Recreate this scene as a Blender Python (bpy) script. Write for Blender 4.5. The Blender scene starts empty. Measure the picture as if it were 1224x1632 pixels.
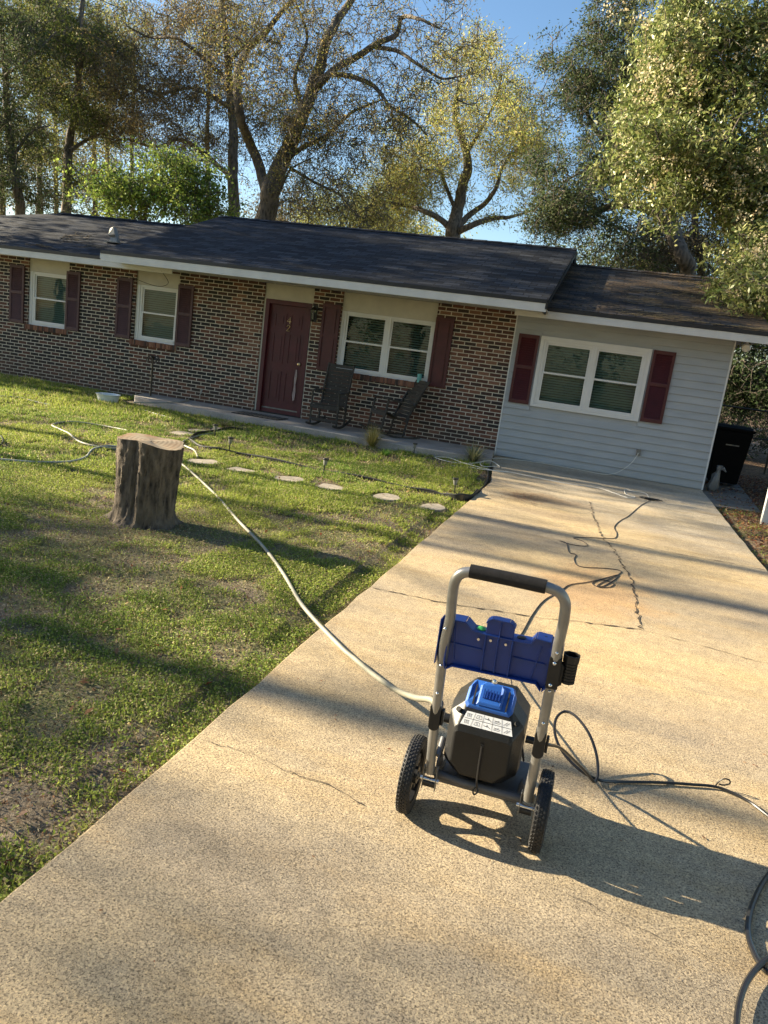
import bpy, math, random
import numpy as np
from mathutils import Vector, Matrix

# ---------------------------------------------------------------- camera
CAM = np.array([1.7269, -13.3255, 1.5928]); YAW, PITCH, ROLL, FPX = -0.2644, 0.2139, 0.1345, 1192.36
def cam_axes():
    f = np.array([math.sin(YAW)*math.cos(PITCH), math.cos(YAW)*math.cos(PITCH), -math.sin(PITCH)])
    r = np.array([math.cos(YAW), -math.sin(YAW), 0.0]); u = np.cross(r, f)
    c, s = math.cos(ROLL), math.sin(ROLL)
    return c*r+s*u, -s*r+c*u, f
CR, CU, CF = cam_axes()
S = bpy.context.scene
col = S.collection
cam_d = bpy.data.cameras.new('camera'); cam = bpy.data.objects.new('camera', cam_d); col.objects.link(cam)
cam_d.sensor_fit = 'VERTICAL'; cam_d.sensor_height = 24.0; cam_d.sensor_width = 18.0
cam_d.lens = 24.0*FPX/1632; cam_d.clip_end = 1000; cam_d.clip_start = 0.05
M4 = Matrix([[CR[0], CU[0], -CF[0], CAM[0]], [CR[1], CU[1], -CF[1], CAM[1]], [CR[2], CU[2], -CF[2], CAM[2]], [0, 0, 0, 1]])
cam.matrix_world = M4
S.camera = cam
S.render.resolution_x = 768; S.render.resolution_y = 1024

# ---------------------------------------------------------------- sky, sun, exposure
SUN_EL = math.radians(22.0)
w = bpy.data.worlds.new("World"); S.world = w; w.use_nodes = True
wn = w.node_tree.nodes; wl = w.node_tree.links
bg = wn['Background']; sky = wn.new('ShaderNodeTexSky'); sky.sky_type = 'NISHITA'; sky.sun_disc = False
sky.sun_elevation = SUN_EL; sky.sun_rotation = math.radians(-90); sky.air_density = 1.0; sky.dust_density = 0.6; sky.ozone_density = 1.4
hs_ = wn.new('ShaderNodeHueSaturation'); hs_.inputs['Saturation'].default_value = 1.15; wl.new(sky.outputs[0], hs_.inputs['Color']); wl.new(hs_.outputs[0], bg.inputs[0]); bg.inputs[1].default_value = 0.058
sd = bpy.data.lights.new('sun', 'SUN'); sd.energy = 5.0; sd.angle = math.radians(0.55); sd.color = (1.0, 0.86, 0.62)
so = bpy.data.objects.new('sun', sd); col.objects.link(so)
SD = Vector((math.cos(SUN_EL), -0.02, -math.sin(SUN_EL)))
so.rotation_euler = SD.to_track_quat('-Z', 'Y').to_euler(); so.location = (-20, 0, 20)
S.view_settings.view_transform = 'Standard'; S.view_settings.look = 'None'
S.view_settings.exposure = 2.0; S.view_settings.gamma = 1.0
S.render.engine = 'CYCLES'

rnd = random.Random(7); rg = np.random.default_rng(11)

# ---------------------------------------------------------------- picture -> place helpers
def ray(x, y): return CF + CR*(x-612)/FPX + CU*(816-y)/FPX
def gz(x, y, z=0.0):
    d = ray(x, y); return CAM + d*((z-CAM[2])/d[2])
def gy(x, y, Y=0.0):
    d = ray(x, y); return CAM + d*((Y-CAM[1])/d[1])

# ---------------------------------------------------------------- naming
def tag(o, label=None, cat=None, group=None, kind=None):
    if label: o['label'] = label
    if cat: o['category'] = cat
    if group: o['group'] = group
    if kind: o['kind'] = kind
    return o
def empty(name, loc, label, cat, group=None, rz=0):
    o = bpy.data.objects.new(name, None); col.objects.link(o); o.location = loc; o.rotation_euler = (0, 0, rz)
    o.empty_display_size = 0.1
    return tag(o, label, cat, group)
def copy_tree(o, parent=None):
    c = o.copy(); col.objects.link(c)
    if parent: c.parent = parent
    for ch in list(o.children): copy_tree(ch, c)
    return c

# ---------------------------------------------------------------- materials
def mat(name, color=(.5, .5, .5), rough=.6, metal=0, spec=None, coat=0):
    m = bpy.data.materials.new(name); m.use_nodes = True
    b = m.node_tree.nodes['Principled BSDF']
    b.inputs['Base Color'].default_value = (*color, 1); b.inputs['Roughness'].default_value = rough
    b.inputs['Metallic'].default_value = metal
    if spec is not None: b.inputs['Specular IOR Level'].default_value = spec
    if coat: b.inputs['Coat Weight'].default_value = coat
    return m
class G:
    """small node graph helper"""
    def __init__(s, m):
        s.m = m; s.n = m.node_tree.nodes; s.l = m.node_tree.links; s.b = s.n['Principled BSDF']
    def add(s, t, **k):
        n = s.n.new(t)
        for a, v in k.items(): setattr(n, a, v)
        return n
    def link(s, a, b): s.l.new(a, b)
    def coord(s, kind='Object'):
        return s.add('ShaderNodeTexCoord').outputs[kind]
    def scale(s, vec, sc):
        n = s.add('ShaderNodeMapping'); s.link(vec, n.inputs[0]); n.inputs['Scale'].default_value = sc; return n.outputs[0]
    def noise(s, vec, sc, det=4, rough=.55, out='Fac'):
        n = s.add('ShaderNodeTexNoise'); n.inputs['Scale'].default_value = sc; n.inputs['Detail'].default_value = det
        n.inputs['Roughness'].default_value = rough
        if vec is not None: s.link(vec, n.inputs['Vector'])
        return n.outputs[out]
    def voro(s, vec, sc, out='Distance', feat='F1', rand=1):
        n = s.add('ShaderNodeTexVoronoi'); n.feature = feat; n.inputs['Scale'].default_value = sc; n.inputs['Randomness'].default_value = rand
        s.link(vec, n.inputs['Vector']); return n.outputs[out]
    def ramp(s, fac, stops, interp='LINEAR'):
        n = s.add('ShaderNodeValToRGB'); n.color_ramp.interpolation = interp
        e = n.color_ramp.elements
        while len(e) < len(stops): e.new(0.5)
        for i, (p, c) in enumerate(stops):
            e[i].position = p; e[i].color = (*c, 1) if len(c) == 3 else c
        s.link(fac, n.inputs[0]); return n.outputs[0]
    def mix(s, fac, a, b, mode='MIX'):
        n = s.add('ShaderNodeMix', data_type='RGBA', blend_type=mode)
        if isinstance(fac, (int, float)): n.inputs[0].default_value = fac
        else: s.link(fac, n.inputs[0])
        for i, v in ((6, a), (7, b)):
            if isinstance(v, tuple): n.inputs[i].default_value = (*v, 1)
            else: s.link(v, n.inputs[i])
        return n.outputs[2]
    def math(s, op, a, b=None, c=None, clamp=False):
        n = s.add('ShaderNodeMath', operation=op); n.use_clamp = clamp
        for i, v in enumerate((a, b, c)):
            if v is None: continue
            if isinstance(v, (int, float)): n.inputs[i].default_value = v
            else: s.link(v, n.inputs[i])
        return n.outputs[0]
    def sep(s, v):
        n = s.add('ShaderNodeSeparateXYZ'); s.link(v, n.inputs[0]); return n.outputs
    def comb(s, x, y, z=0):
        n = s.add('ShaderNodeCombineXYZ')
        for i, v in enumerate((x, y, z)):
            if isinstance(v, (int, float)): n.inputs[i].default_value = v
            else: s.link(v, n.inputs[i])
        return n.outputs[0]
    def bump(s, h, strength=.5, dist=.01, normal=None):
        n = s.add('ShaderNodeBump'); n.inputs['Strength'].default_value = strength; n.inputs['Distance'].default_value = dist
        s.link(h, n.inputs['Height'])
        if normal is not None: s.link(normal, n.inputs['Normal'])
        return n.outputs[0]
    def color(s, c): s.link(c, s.b.inputs['Base Color'])
    def rough(s, c): s.link(c, s.b.inputs['Roughness'])
    def normal(s, c): s.link(c, s.b.inputs['Normal'])

def worn(name, c, rough=.55, metal=0, var=.25, sc=12, bump=.15, spec=None):
    """plain colour with a little dirt, unevenness and roughness variation"""
    m = mat(name, c, rough, metal, spec); g = G(m); v = g.coord()
    n = g.noise(v, sc, 5); n2 = g.noise(v, sc*9, 3)
    dark = tuple(x*(1-var) for x in c); light = tuple(min(1, x*(1+var*.6)) for x in c)
    g.color(g.ramp(n, [(.3, dark), (.7, light)]))
    g.rough(g.ramp(n2, [(.3, (rough*.85,)*3), (.7, (min(1, rough*1.2),)*3)]))
    if bump: g.normal(g.bump(n2, bump, .003))
    return m

MT = {}
MT['white'] = worn('white_paint', (.60, .60, .58), .45, var=.12, sc=3)
MT['vinyl'] = worn('white_vinyl', (.66, .66, .65), .35, var=.05, sc=4, bump=.05)
MT['beige'] = worn('beige_panel', (.50, .47, .40), .6, var=.1, sc=5)
MT['soffit'] = worn('soffit', (.55, .53, .48), .6, var=.12, sc=4)
MT['black_trim'] = worn('black_trim', (.018, .018, .02), .45, var=.2)
MT['door'] = worn('door_paint', (.072, .007, .014), .5, var=.18, sc=5)
MT['shutter'] = worn('shutter_plastic', (.070, .011, .013), .5, var=.2, sc=7)
MT['shutter_faded'] = worn('shutter_faded', (.075, .033, .035), .6, var=.22, sc=9)
MT['brass'] = worn('brass', (.65, .5, .28), .35, metal=.9, var=.1)
MT['peel'] = worn('bare_door', (.35, .27, .26), .7, var=.3, sc=20)
MT['blinds'] = worn('blind_slats', (.34, .44, .39), .5, var=.05, bump=0)
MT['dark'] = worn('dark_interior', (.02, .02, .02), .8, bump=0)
MT['lamp_black'] = worn('lamp_black', (.02, .018, .016), .4)
MT['wood_chair'] = worn('weathered_wood', (.042, .038, .033), .75, var=.5, sc=30, bump=.4)
MT['edging'] = worn('black_edging', (.02, .02, .02), .45, var=.3)
MT['bin'] = worn('bin_plastic', (.004, .0045, .0045), .75, spec=.15)
MT['bag'] = worn('plastic_bag', (.17, .17, .17), .35, var=.1)
MT['bowl'] = worn('bowl_plastic', (.70, .73, .72), .4, var=.1)
MT['cup'] = worn('teal_cup', (.12, .42, .42), .4)
MT['galv'] = worn('galvanized', (.22, .22, .21), .5, metal=.6)
MT['tube'] = worn('silver_tube', (.30, .295, .28), .36, metal=.55, var=.12, sc=20, bump=.05)
MT['bolt'] = mat('bolt_steel', (.75, .75, .75), .25, 1)
MT['blue'] = worn('blue_plastic', (.010, .043, .235), .36, var=.12, sc=15, bump=.08)
MT['blue_cap'] = worn('bright_blue_plastic', (.025, .115, .44), .38, var=.12, sc=18, bump=.08)
MT['blk'] = worn('black_plastic', (.0095, .0095, .010), .45, var=.25, sc=25, bump=.2)
MT['foam'] = worn('foam_grip', (.016, .014, .014), .85, var=.4, sc=60, bump=.6)
MT['rubber'] = worn('tyre_rubber', (.017, .017, .018), .55, var=.35, sc=40, bump=.3)
MT['base'] = worn('grey_base', (.12, .12, .125), .45, metal=.3, var=.15)
MT['green_knob'] = mat('green_knob', (.08, .5, .12), .4)
MT['hose_tan'] = worn('grey_green_hose', (.27, .26, .205), .5, var=.2, sc=6)
MT['hose_grey'] = worn('grey_hose', (.33, .34, .31), .5, var=.25, sc=6)
MT['hose_black'] = mat('black_hose', (.018, .018, .019), .28)
MT['cord'] = mat('black_cord', (.03, .025, .025), .5)
MT['cord_white'] = mat('white_cord', (.66, .64, .58), .5)
MT['label_white'] = worn('label_white', (.75, .76, .78), .4, var=.04, bump=0)
MT['ink'] = mat('ink', (.03, .03, .035), .5)
MT['straw'] = worn('dry_straw', (.40, .30, .14), .8, var=.3, sc=30)
MT['solar_top'] = mat('solar_black', (.02, .02, .022), .3)
MT['solar_lens'] = worn('solar_lens', (.22, .22, .20), .3, bump=0)

def glass_mat():
    m = bpy.data.materials.new('window_glass'); m.use_nodes = True
    n = m.node_tree.nodes; l = m.node_tree.links; n.remove(n['Principled BSDF'])
    o = n['Material Output']; t = n.new('ShaderNodeBsdfTransparent'); t.inputs[0].default_value = (.62, .70, .66, 1)
    gl = n.new('ShaderNodeBsdfGlossy'); gl.inputs['Roughness'].default_value = .02; gl.inputs[0].default_value = (1, 1, 1, 1)
    fr = n.new('ShaderNodeFresnel'); fr.inputs[0].default_value = 1.38
    mx = n.new('ShaderNodeMixShader'); l.new(fr.outputs[0], mx.inputs[0]); l.new(t.outputs[0], mx.inputs[1]); l.new(gl.outputs[0], mx.inputs[2])
    tc = n.new('ShaderNodeTexCoord'); ns = n.new('ShaderNodeTexNoise'); ns.inputs['Scale'].default_value = 2.2
    bp = n.new('ShaderNodeBump'); bp.inputs['Strength'].default_value = .12; bp.inputs['Distance'].default_value = .02
    l.new(tc.outputs['Object'], ns.inputs[0]); l.new(ns.outputs[0], bp.inputs['Height']); l.new(bp.outputs[0], gl.inputs['Normal'])
    l.new(mx.outputs[0], o.inputs[0]); return m
MT['glass'] = glass_mat()

def brick_mat():
    m = mat('brick', rough=.85); g = G(m)
    p = g.sep(g.coord()); u = g.math('ADD', p[0], p[1]); v = g.comb(u, p[2])
    wob = g.noise(g.coord(), 18, 2, out='Color')
    vv = g.add('ShaderNodeVectorMath', operation='MULTIPLY_ADD'); g.link(wob, vv.inputs[0]); vv.inputs[1].default_value = (.006, .006, 0); g.link(v, vv.inputs[2])
    v = vv.outputs[0]
    b = g.add('ShaderNodeTexBrick'); g.link(v, b.inputs['Vector']); b.inputs['Scale'].default_value = 1
    b.inputs['Brick Width'].default_value = .2085; b.inputs['Row Height'].default_value = .0677
    b.inputs['Mortar Size'].default_value = .0078; b.inputs['Mortar Smooth'].default_value = .15; b.inputs['Bias'].default_value = 0
    b.inputs['Color1'].default_value = (0, 0, 0, 1); b.inputs['Color2'].default_value = (1, 1, 1, 1); b.inputs['Mortar'].default_value = (.5, .5, .5, 1)
    big = g.noise(g.coord(), .55, 3)
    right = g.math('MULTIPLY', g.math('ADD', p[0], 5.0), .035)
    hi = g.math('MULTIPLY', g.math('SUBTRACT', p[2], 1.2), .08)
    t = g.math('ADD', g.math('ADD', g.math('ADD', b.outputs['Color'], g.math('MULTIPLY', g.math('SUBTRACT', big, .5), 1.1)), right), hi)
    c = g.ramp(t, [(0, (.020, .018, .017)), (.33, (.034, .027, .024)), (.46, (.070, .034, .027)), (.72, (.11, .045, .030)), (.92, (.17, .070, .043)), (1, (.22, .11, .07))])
    c = g.mix(g.math('MULTIPLY', g.noise(v, 45, 4), .7), c, (.05, .035, .03), 'MULTIPLY') if False else c
    grain = g.noise(v, 60, 4)
    c = g.mix(.5, c, g.ramp(grain, [(.25, (.55, .55, .55)), (.75, (1, 1, 1))]), 'MULTIPLY')
    mort = g.ramp(g.noise(v, 9, 4), [(.3, (.45, .40, .32)), (.7, (.64, .58, .48))])
    low = g.math('MULTIPLY', g.math('SUBTRACT', .55, p[2]), 1.3, clamp=True)
    low = g.math('MULTIPLY', low, g.noise(g.coord(), 2.5, 4), clamp=True)
    c = g.mix(b.outputs['Fac'], c, mort)
    c = g.mix(low, c, (.16, .085, .055))
    g.color(c)
    h = g.math('ADD', g.math('MULTIPLY', g.math('SUBTRACT', 1.0, b.outputs['Fac']), 1.0), g.math('MULTIPLY', grain, .35))
    g.normal(g.bump(h, .8, .008)); return m
MT['brick'] = brick_mat()

def sill_mat():
    m = mat('brick_sill', rough=.85); g = G(m); v = g.coord()
    r = g.voro(g.scale(v, (1, .01, .01)), 13.5, 'Color')
    g.color(g.mix(.35, g.ramp(g.sep(r)[0], [(.2, (.05, .035, .03)), (.5, (.17, .07, .045)), (.85, (.27, .13, .08))]), g.ramp(g.noise(v, 50), [(.3, (.4, .4, .4)), (.7, (1, 1, 1))]), 'MULTIPLY'))
    g.normal(g.bump(g.noise(v, 60), .5, .004)); return m
MT['sill'] = sill_mat()

def shingle_mat(name, litter=0.0):
    m = mat(name, rough=.9, spec=.2); g = G(m); v = g.coord('UV')
    wob = g.noise(v, 9, 2, out='Color'); vv = g.add('ShaderNodeVectorMath', operation='MULTIPLY_ADD'); g.link(wob, vv.inputs[0]); vv.inputs[1].default_value = (.02, .012, 0); g.link(v, vv.inputs[2]); vw = vv.outputs[0]
    b = g.add('ShaderNodeTexBrick'); g.link(vw, b.inputs['Vector']); b.inputs['Scale'].default_value = 1; b.offset = .37
    b.inputs['Brick Width'].default_value = .29; b.inputs['Row Height'].default_value = .142
    b.inputs['Mortar Size'].default_value = .011; b.inputs['Mortar Smooth'].default_value = .5
    b.inputs['Color1'].default_value = (0, 0, 0, 1); b.inputs['Color2'].default_value = (1, 1, 1, 1); b.inputs['Mortar'].default_value = (.0, .0, .0, 1)
    c = g.ramp(b.outputs['Color'], [(0, (.009, .011, .016)), (.5, (.023, .027, .037)), (1, (.048, .054, .068))])
    gran = g.noise(v, 160, 3); c = g.mix(.8, c, g.ramp(gran, [(.3, (.35, .35, .35)), (.7, (1.5, 1.5, 1.5))]), 'MULTIPLY'); c = g.mix(g.math('MULTIPLY', b.outputs['Fac'], .8), c, (.006, .006, .007))
    stain = g.ramp(g.noise(v, .8, 5), [(.35, (.85, .85, .88)), (.65, (1.08, 1.06, 1.02))]); c = g.mix(.5, c, stain, 'MULTIPLY')
    if litter:
        uv = g.sep(v)
        msk = g.math('MULTIPLY', g.ramp(g.noise(g.scale(v, (1, 2.2, 1)), 1.1, 4), [(.42, (0, 0, 0)), (.66, (1, 1, 1))]), g.ramp(g.noise(g.scale(v, (2, 9, 1)), 7, 3), [(.46, (0, 0, 0)), (.56, (1, 1, 1))]))
        msk = g.math('MULTIPLY', msk, litter, clamp=True)
        c = g.mix(msk, c, (.26, .17, .09))
    g.color(c)
    row = g.math('FRACT', g.math('DIVIDE', g.sep(vw)[1], .142))
    h = g.math('ADD', g.math('MULTIPLY', g.math('SUBTRACT', 1, row), 1.0), g.math('ADD', g.math('MULTIPLY', b.outputs['Color'], .35), g.math('MULTIPLY', gran, .3)))
    g.normal(g.bump(h, .9, .012)); return m
MT['shingle'] = shingle_mat('asphalt_shingles'); MT['shingle_litter'] = shingle_mat('asphalt_shingles_littered', .8)

def siding_mat():
    m = mat('vinyl_siding', (.55, .57, .58), .42); g = G(m); v = g.coord()
    n = g.noise(g.scale(v, (.6, 1, 2)), 3, 4); c = g.ramp(n, [(.3, (.32, .345, .37)), (.7, (.39, .41, .43))])
    low = g.math('MULTIPLY', g.math('SUBTRACT', .35, g.sep(v)[2]), g.noise(v, 6, 5), clamp=True)
    g.color(g.mix(low, c, (.25, .22, .17))); g.normal(g.bump(g.noise(g.scale(v, (1, 1, 14)), 12, 3), .08, .003)); return m
MT['siding'] = siding_mat()

def concrete_mat():
    m = mat('driveway_concrete', rough=.85); g = G(m); v = g.coord(); p = g.sep(v)
    # broad areas: grey where washed or worn, tan where the aggregate shows
    big = g.noise(g.scale(v, (.55, 1.0, 1)), .85, 5, .6)
    tan = g.ramp(big, [(.30, (.32, .27, .21)), (.46, (.45, .36, .235)), (.62, (.56, .43, .245)), (.8, (.60, .45, .235))])
    # power-washed pale zone toward house and right
    wv = g.math('ADD', g.math('MULTIPLY', p[1], .20), g.math('MULTIPLY', p[0], .16))
    wm = g.math('ADD', g.math('ADD', wv, .78), g.math('MULTIPLY', g.math('SUBTRACT', g.noise(v, .9, 4), .5), 1.6), clamp=True)
    c = g.mix(g.math('MULTIPLY', wm, .7), tan, (.52, .48, .41))
    # near part, greyer
    nm = g.math('MULTIPLY', g.math('SUBTRACT', -10.3, p[1]), .8, clamp=True)
    c = g.mix(g.math('MULTIPLY', nm, .45), c, (.37, .31, .225))
    # rust and algae streaks with their own outline
    st = g.ramp(g.noise(g.scale(v, (1, 3.2, 1)), 1.3, 6, .65), [(.50, (0, 0, 0)), (.72, (1, 1, 1))])
    c = g.mix(g.math('MULTIPLY', st, .55), c, (.42, .29, .13))
    st2 = g.ramp(g.noise(g.scale(v, (.7, 2.6, 1)), 2.1, 6, .7), [(.56, (0, 0, 0)), (.78, (1, 1, 1))])
    c = g.mix(g.math('MULTIPLY', st2, .5), c, (.20, .18, .15))
    for (bx, by, rx_, ry_, cc_, k_) in ((1.25, -3.7, .55, .35, (.27, .19, .11), .8), (1.9, -7.5, .5, .8, (.52, .31, .13), .55), (1.5, -4.7, .7, .25, (.36, .27, .17), .6), (2.5, -9.6, .9, .35, (.40, .32, .22), .5), (.9, -11.4, .5, .3, (.26, .225, .18), .6), (2.0, -.7, 1.6, .35, (.30, .27, .22), .7), (1.4, -9.6, .35, .2, (.24, .20, .16), .45)):
        ex = g.math('DIVIDE', g.math('SUBTRACT', p[0], bx), rx_); ey = g.math('DIVIDE', g.math('SUBTRACT', p[1], by), ry_)
        dd_ = g.math('ADD', g.math('SQRT', g.math('ADD', g.math('MULTIPLY', ex, ex), g.math('MULTIPLY', ey, ey))), g.math('MULTIPLY', g.math('SUBTRACT', g.noise(v, 3.0, 6, .7), .5), 2.0))
        mk = g.math('MULTIPLY', g.math('SUBTRACT', 1.15, dd_), 1.6, clamp=True); c = g.mix(g.math('MULTIPLY', mk, k_), c, cc_)
    # aggregate: pebbles and dark pits
    vc = g.voro(v, 250, 'Color'); peb = g.ramp(g.sep(vc)[0], [(.0, (.48, .46, .44)), (.35, (.86, .86, .86)), (.8, (1.12, 1.1, 1.06)), (1, (1.4, 1.36, 1.25))])
    c = g.mix(1.0, c, peb, 'MULTIPLY')
    pit = g.ramp(g.noise(v, 135, 3, .7), [(.37, (.22, .20, .18)), (.48, (1, 1, 1))])
    c = g.mix(.85, c, pit, 'MULTIPLY')
    mid = g.ramp(g.noise(v, 14, 4, .6), [(.3, (.80, .79, .78)), (.7, (1.1, 1.1, 1.1))])
    c = g.mix(.8, c, mid, 'MULTIPLY')
    g.color(c)
    h = g.noise(v, 100, 5, .75)
    n1 = g.bump(g.noise(v, 1.2, 3), .25, .04); g.normal(g.bump(h, .55, .006, n1)); return m
MT['concrete'] = concrete_mat()
def slab_mat():
    m = mat('slab_concrete', rough=.85); g = G(m); v = g.coord()
    c = g.ramp(g.noise(v, 2.2, 6, .65), [(.3, (.25, .235, .21)), (.5, (.36, .33, .30)), (.7, (.46, .40, .34))])
    c = g.mix(.6, c, g.ramp(g.noise(v, 60, 4), [(.3, (.6, .6, .6)), (.7, (1.1, 1.1, 1.1))]), 'MULTIPLY')
    g.color(c); g.normal(g.bump(g.noise(v, 50, 4), .4, .005)); return m
MT['slab'] = slab_mat()
def ground_mat():
    m = mat('soil_and_grass', rough=.95); g = G(m); v = g.coord(); p = g.sep(v)
    patch = g.noise(v, 1.1, 6, .65)
    soil = g.ramp(g.noise(v, 30, 5, .7), [(.3, (.08, .062, .042)), (.5, (.19, .15, .105)), (.7, (.34, .28, .20))])
    grass = g.ramp(g.noise(v, 55, 4, .7), [(.3, (.05, .055, .022)), (.5, (.13, .14, .045)), (.7, (.24, .24, .08))])
    c = g.mix(g.ramp(patch, [(.42, (0, 0, 0)), (.56, (1, 1, 1))]), soil, grass)
    # leaf litter right of driveway
    rt = g.math('MULTIPLY', g.math('SUBTRACT', p[0], 3.5), 4, clamp=True)
    lit = g.ramp(g.sep(g.voro(v, 28, 'Color'))[0], [(.1, (.03, .022, .018)), (.5, (.12, .06, .035)), (.8, (.22, .13, .07)), (1, (.3, .2, .1))])
    c = g.mix(rt, c, lit)
    g.color(c); g.normal(g.bump(g.math('ADD', g.noise(v, 30, 5, .7), g.math('MULTIPLY', patch, 2)), .9, .03)); return m
MT['ground'] = ground_mat()
def stone_mat():
    m = mat('flagstone', rough=.85); g = G(m); v = g.coord()
    g.color(g.ramp(g.noise(v, 9, 6, .7), [(.3, (.20, .175, .135)), (.7, (.38, .33, .26))])); g.normal(g.bump(g.noise(v, 30, 5), .6, .008)); return m
MT['stone'] = stone_mat()
def bark_mat(name, dark, light, sc=9, moss=None):
    m = mat(name, rough=.95); g = G(m); v = g.scale(g.coord(), (1, 1, .22))
    n = g.noise(v, sc*3, 6, .7); vo = g.voro(v, sc*2.4, 'Distance')
    f = g.math('ADD', n, g.math('MULTIPLY', g.math('SUBTRACT', vo, .4), .5))
    c = g.ramp(f, [(.3, dark), (.75, light)])
    if moss: c = g.mix(g.ramp(g.noise(g.coord(), 5, 5), [(.5, (0, 0, 0)), (.65, (.6, .6, .6))]), c, moss)
    g.color(c); g.normal(g.bump(f, 1.0, .02)); return m
MT['stump_bark'] = bark_mat('stump_bark', (.026, .020, .016), (.19, .15, .11), 12, (.12, .095, .065))
MT['bark'] = bark_mat('oak_bark', (.035, .030, .025), (.17, .14, .11), 5)
def cut_mat():
    m = mat('cut_wood', rough=.8); g = G(m); v = g.coord()
    wv = g.add('ShaderNodeTexWave', wave_type='RINGS', rings_direction='Z'); g.link(v, wv.inputs[0]); wv.inputs['Scale'].default_value = 9; wv.inputs['Distortion'].default_value = 3; wv.inputs['Detail'].default_value = 3
    c = g.ramp(wv.outputs[0], [(0, (.20, .15, .095)), (1, (.31, .25, .17))])
    c = g.mix(g.ramp(g.noise(v, 6, 5), [(.45, (0, 0, 0)), (.7, (1, 1, 1))]), c, (.26, .14, .06))
    g.color(c); g.normal(g.bump(g.noise(v, 40), .4, .004)); return m
MT['cut'] = cut_mat()
def leaf_mat(name, trans=.35, rough=.5, spec=.35):
    """colour comes from a per-leaf attribute (each leaf's own pigment)"""
    m = mat(name, rough=rough, spec=spec); g = G(m)
    a = g.add('ShaderNodeAttribute'); a.attribute_name = 'tint'
    g.color(a.outputs['Color'])
    t = g.add('ShaderNodeBsdfTranslucent'); g.link(a.outputs['Color'], t.inputs[0])
    mx = g.add('ShaderNodeMixShader'); mx.inputs[0].default_value = trans
    o = g.n['Material Output']; g.link(g.b.outputs[0], mx.inputs[1]); g.link(t.outputs[0], mx.inputs[2]); g.link(mx.outputs[0], o.inputs[0])
    return m
MT['leaf'] = leaf_mat('leaf', .42, .6, .15); MT['leaf_gloss'] = leaf_mat('glossy_leaf', .32, .45, .45); MT['grass'] = leaf_mat('grass_blades', .45, .6, .2)

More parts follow.
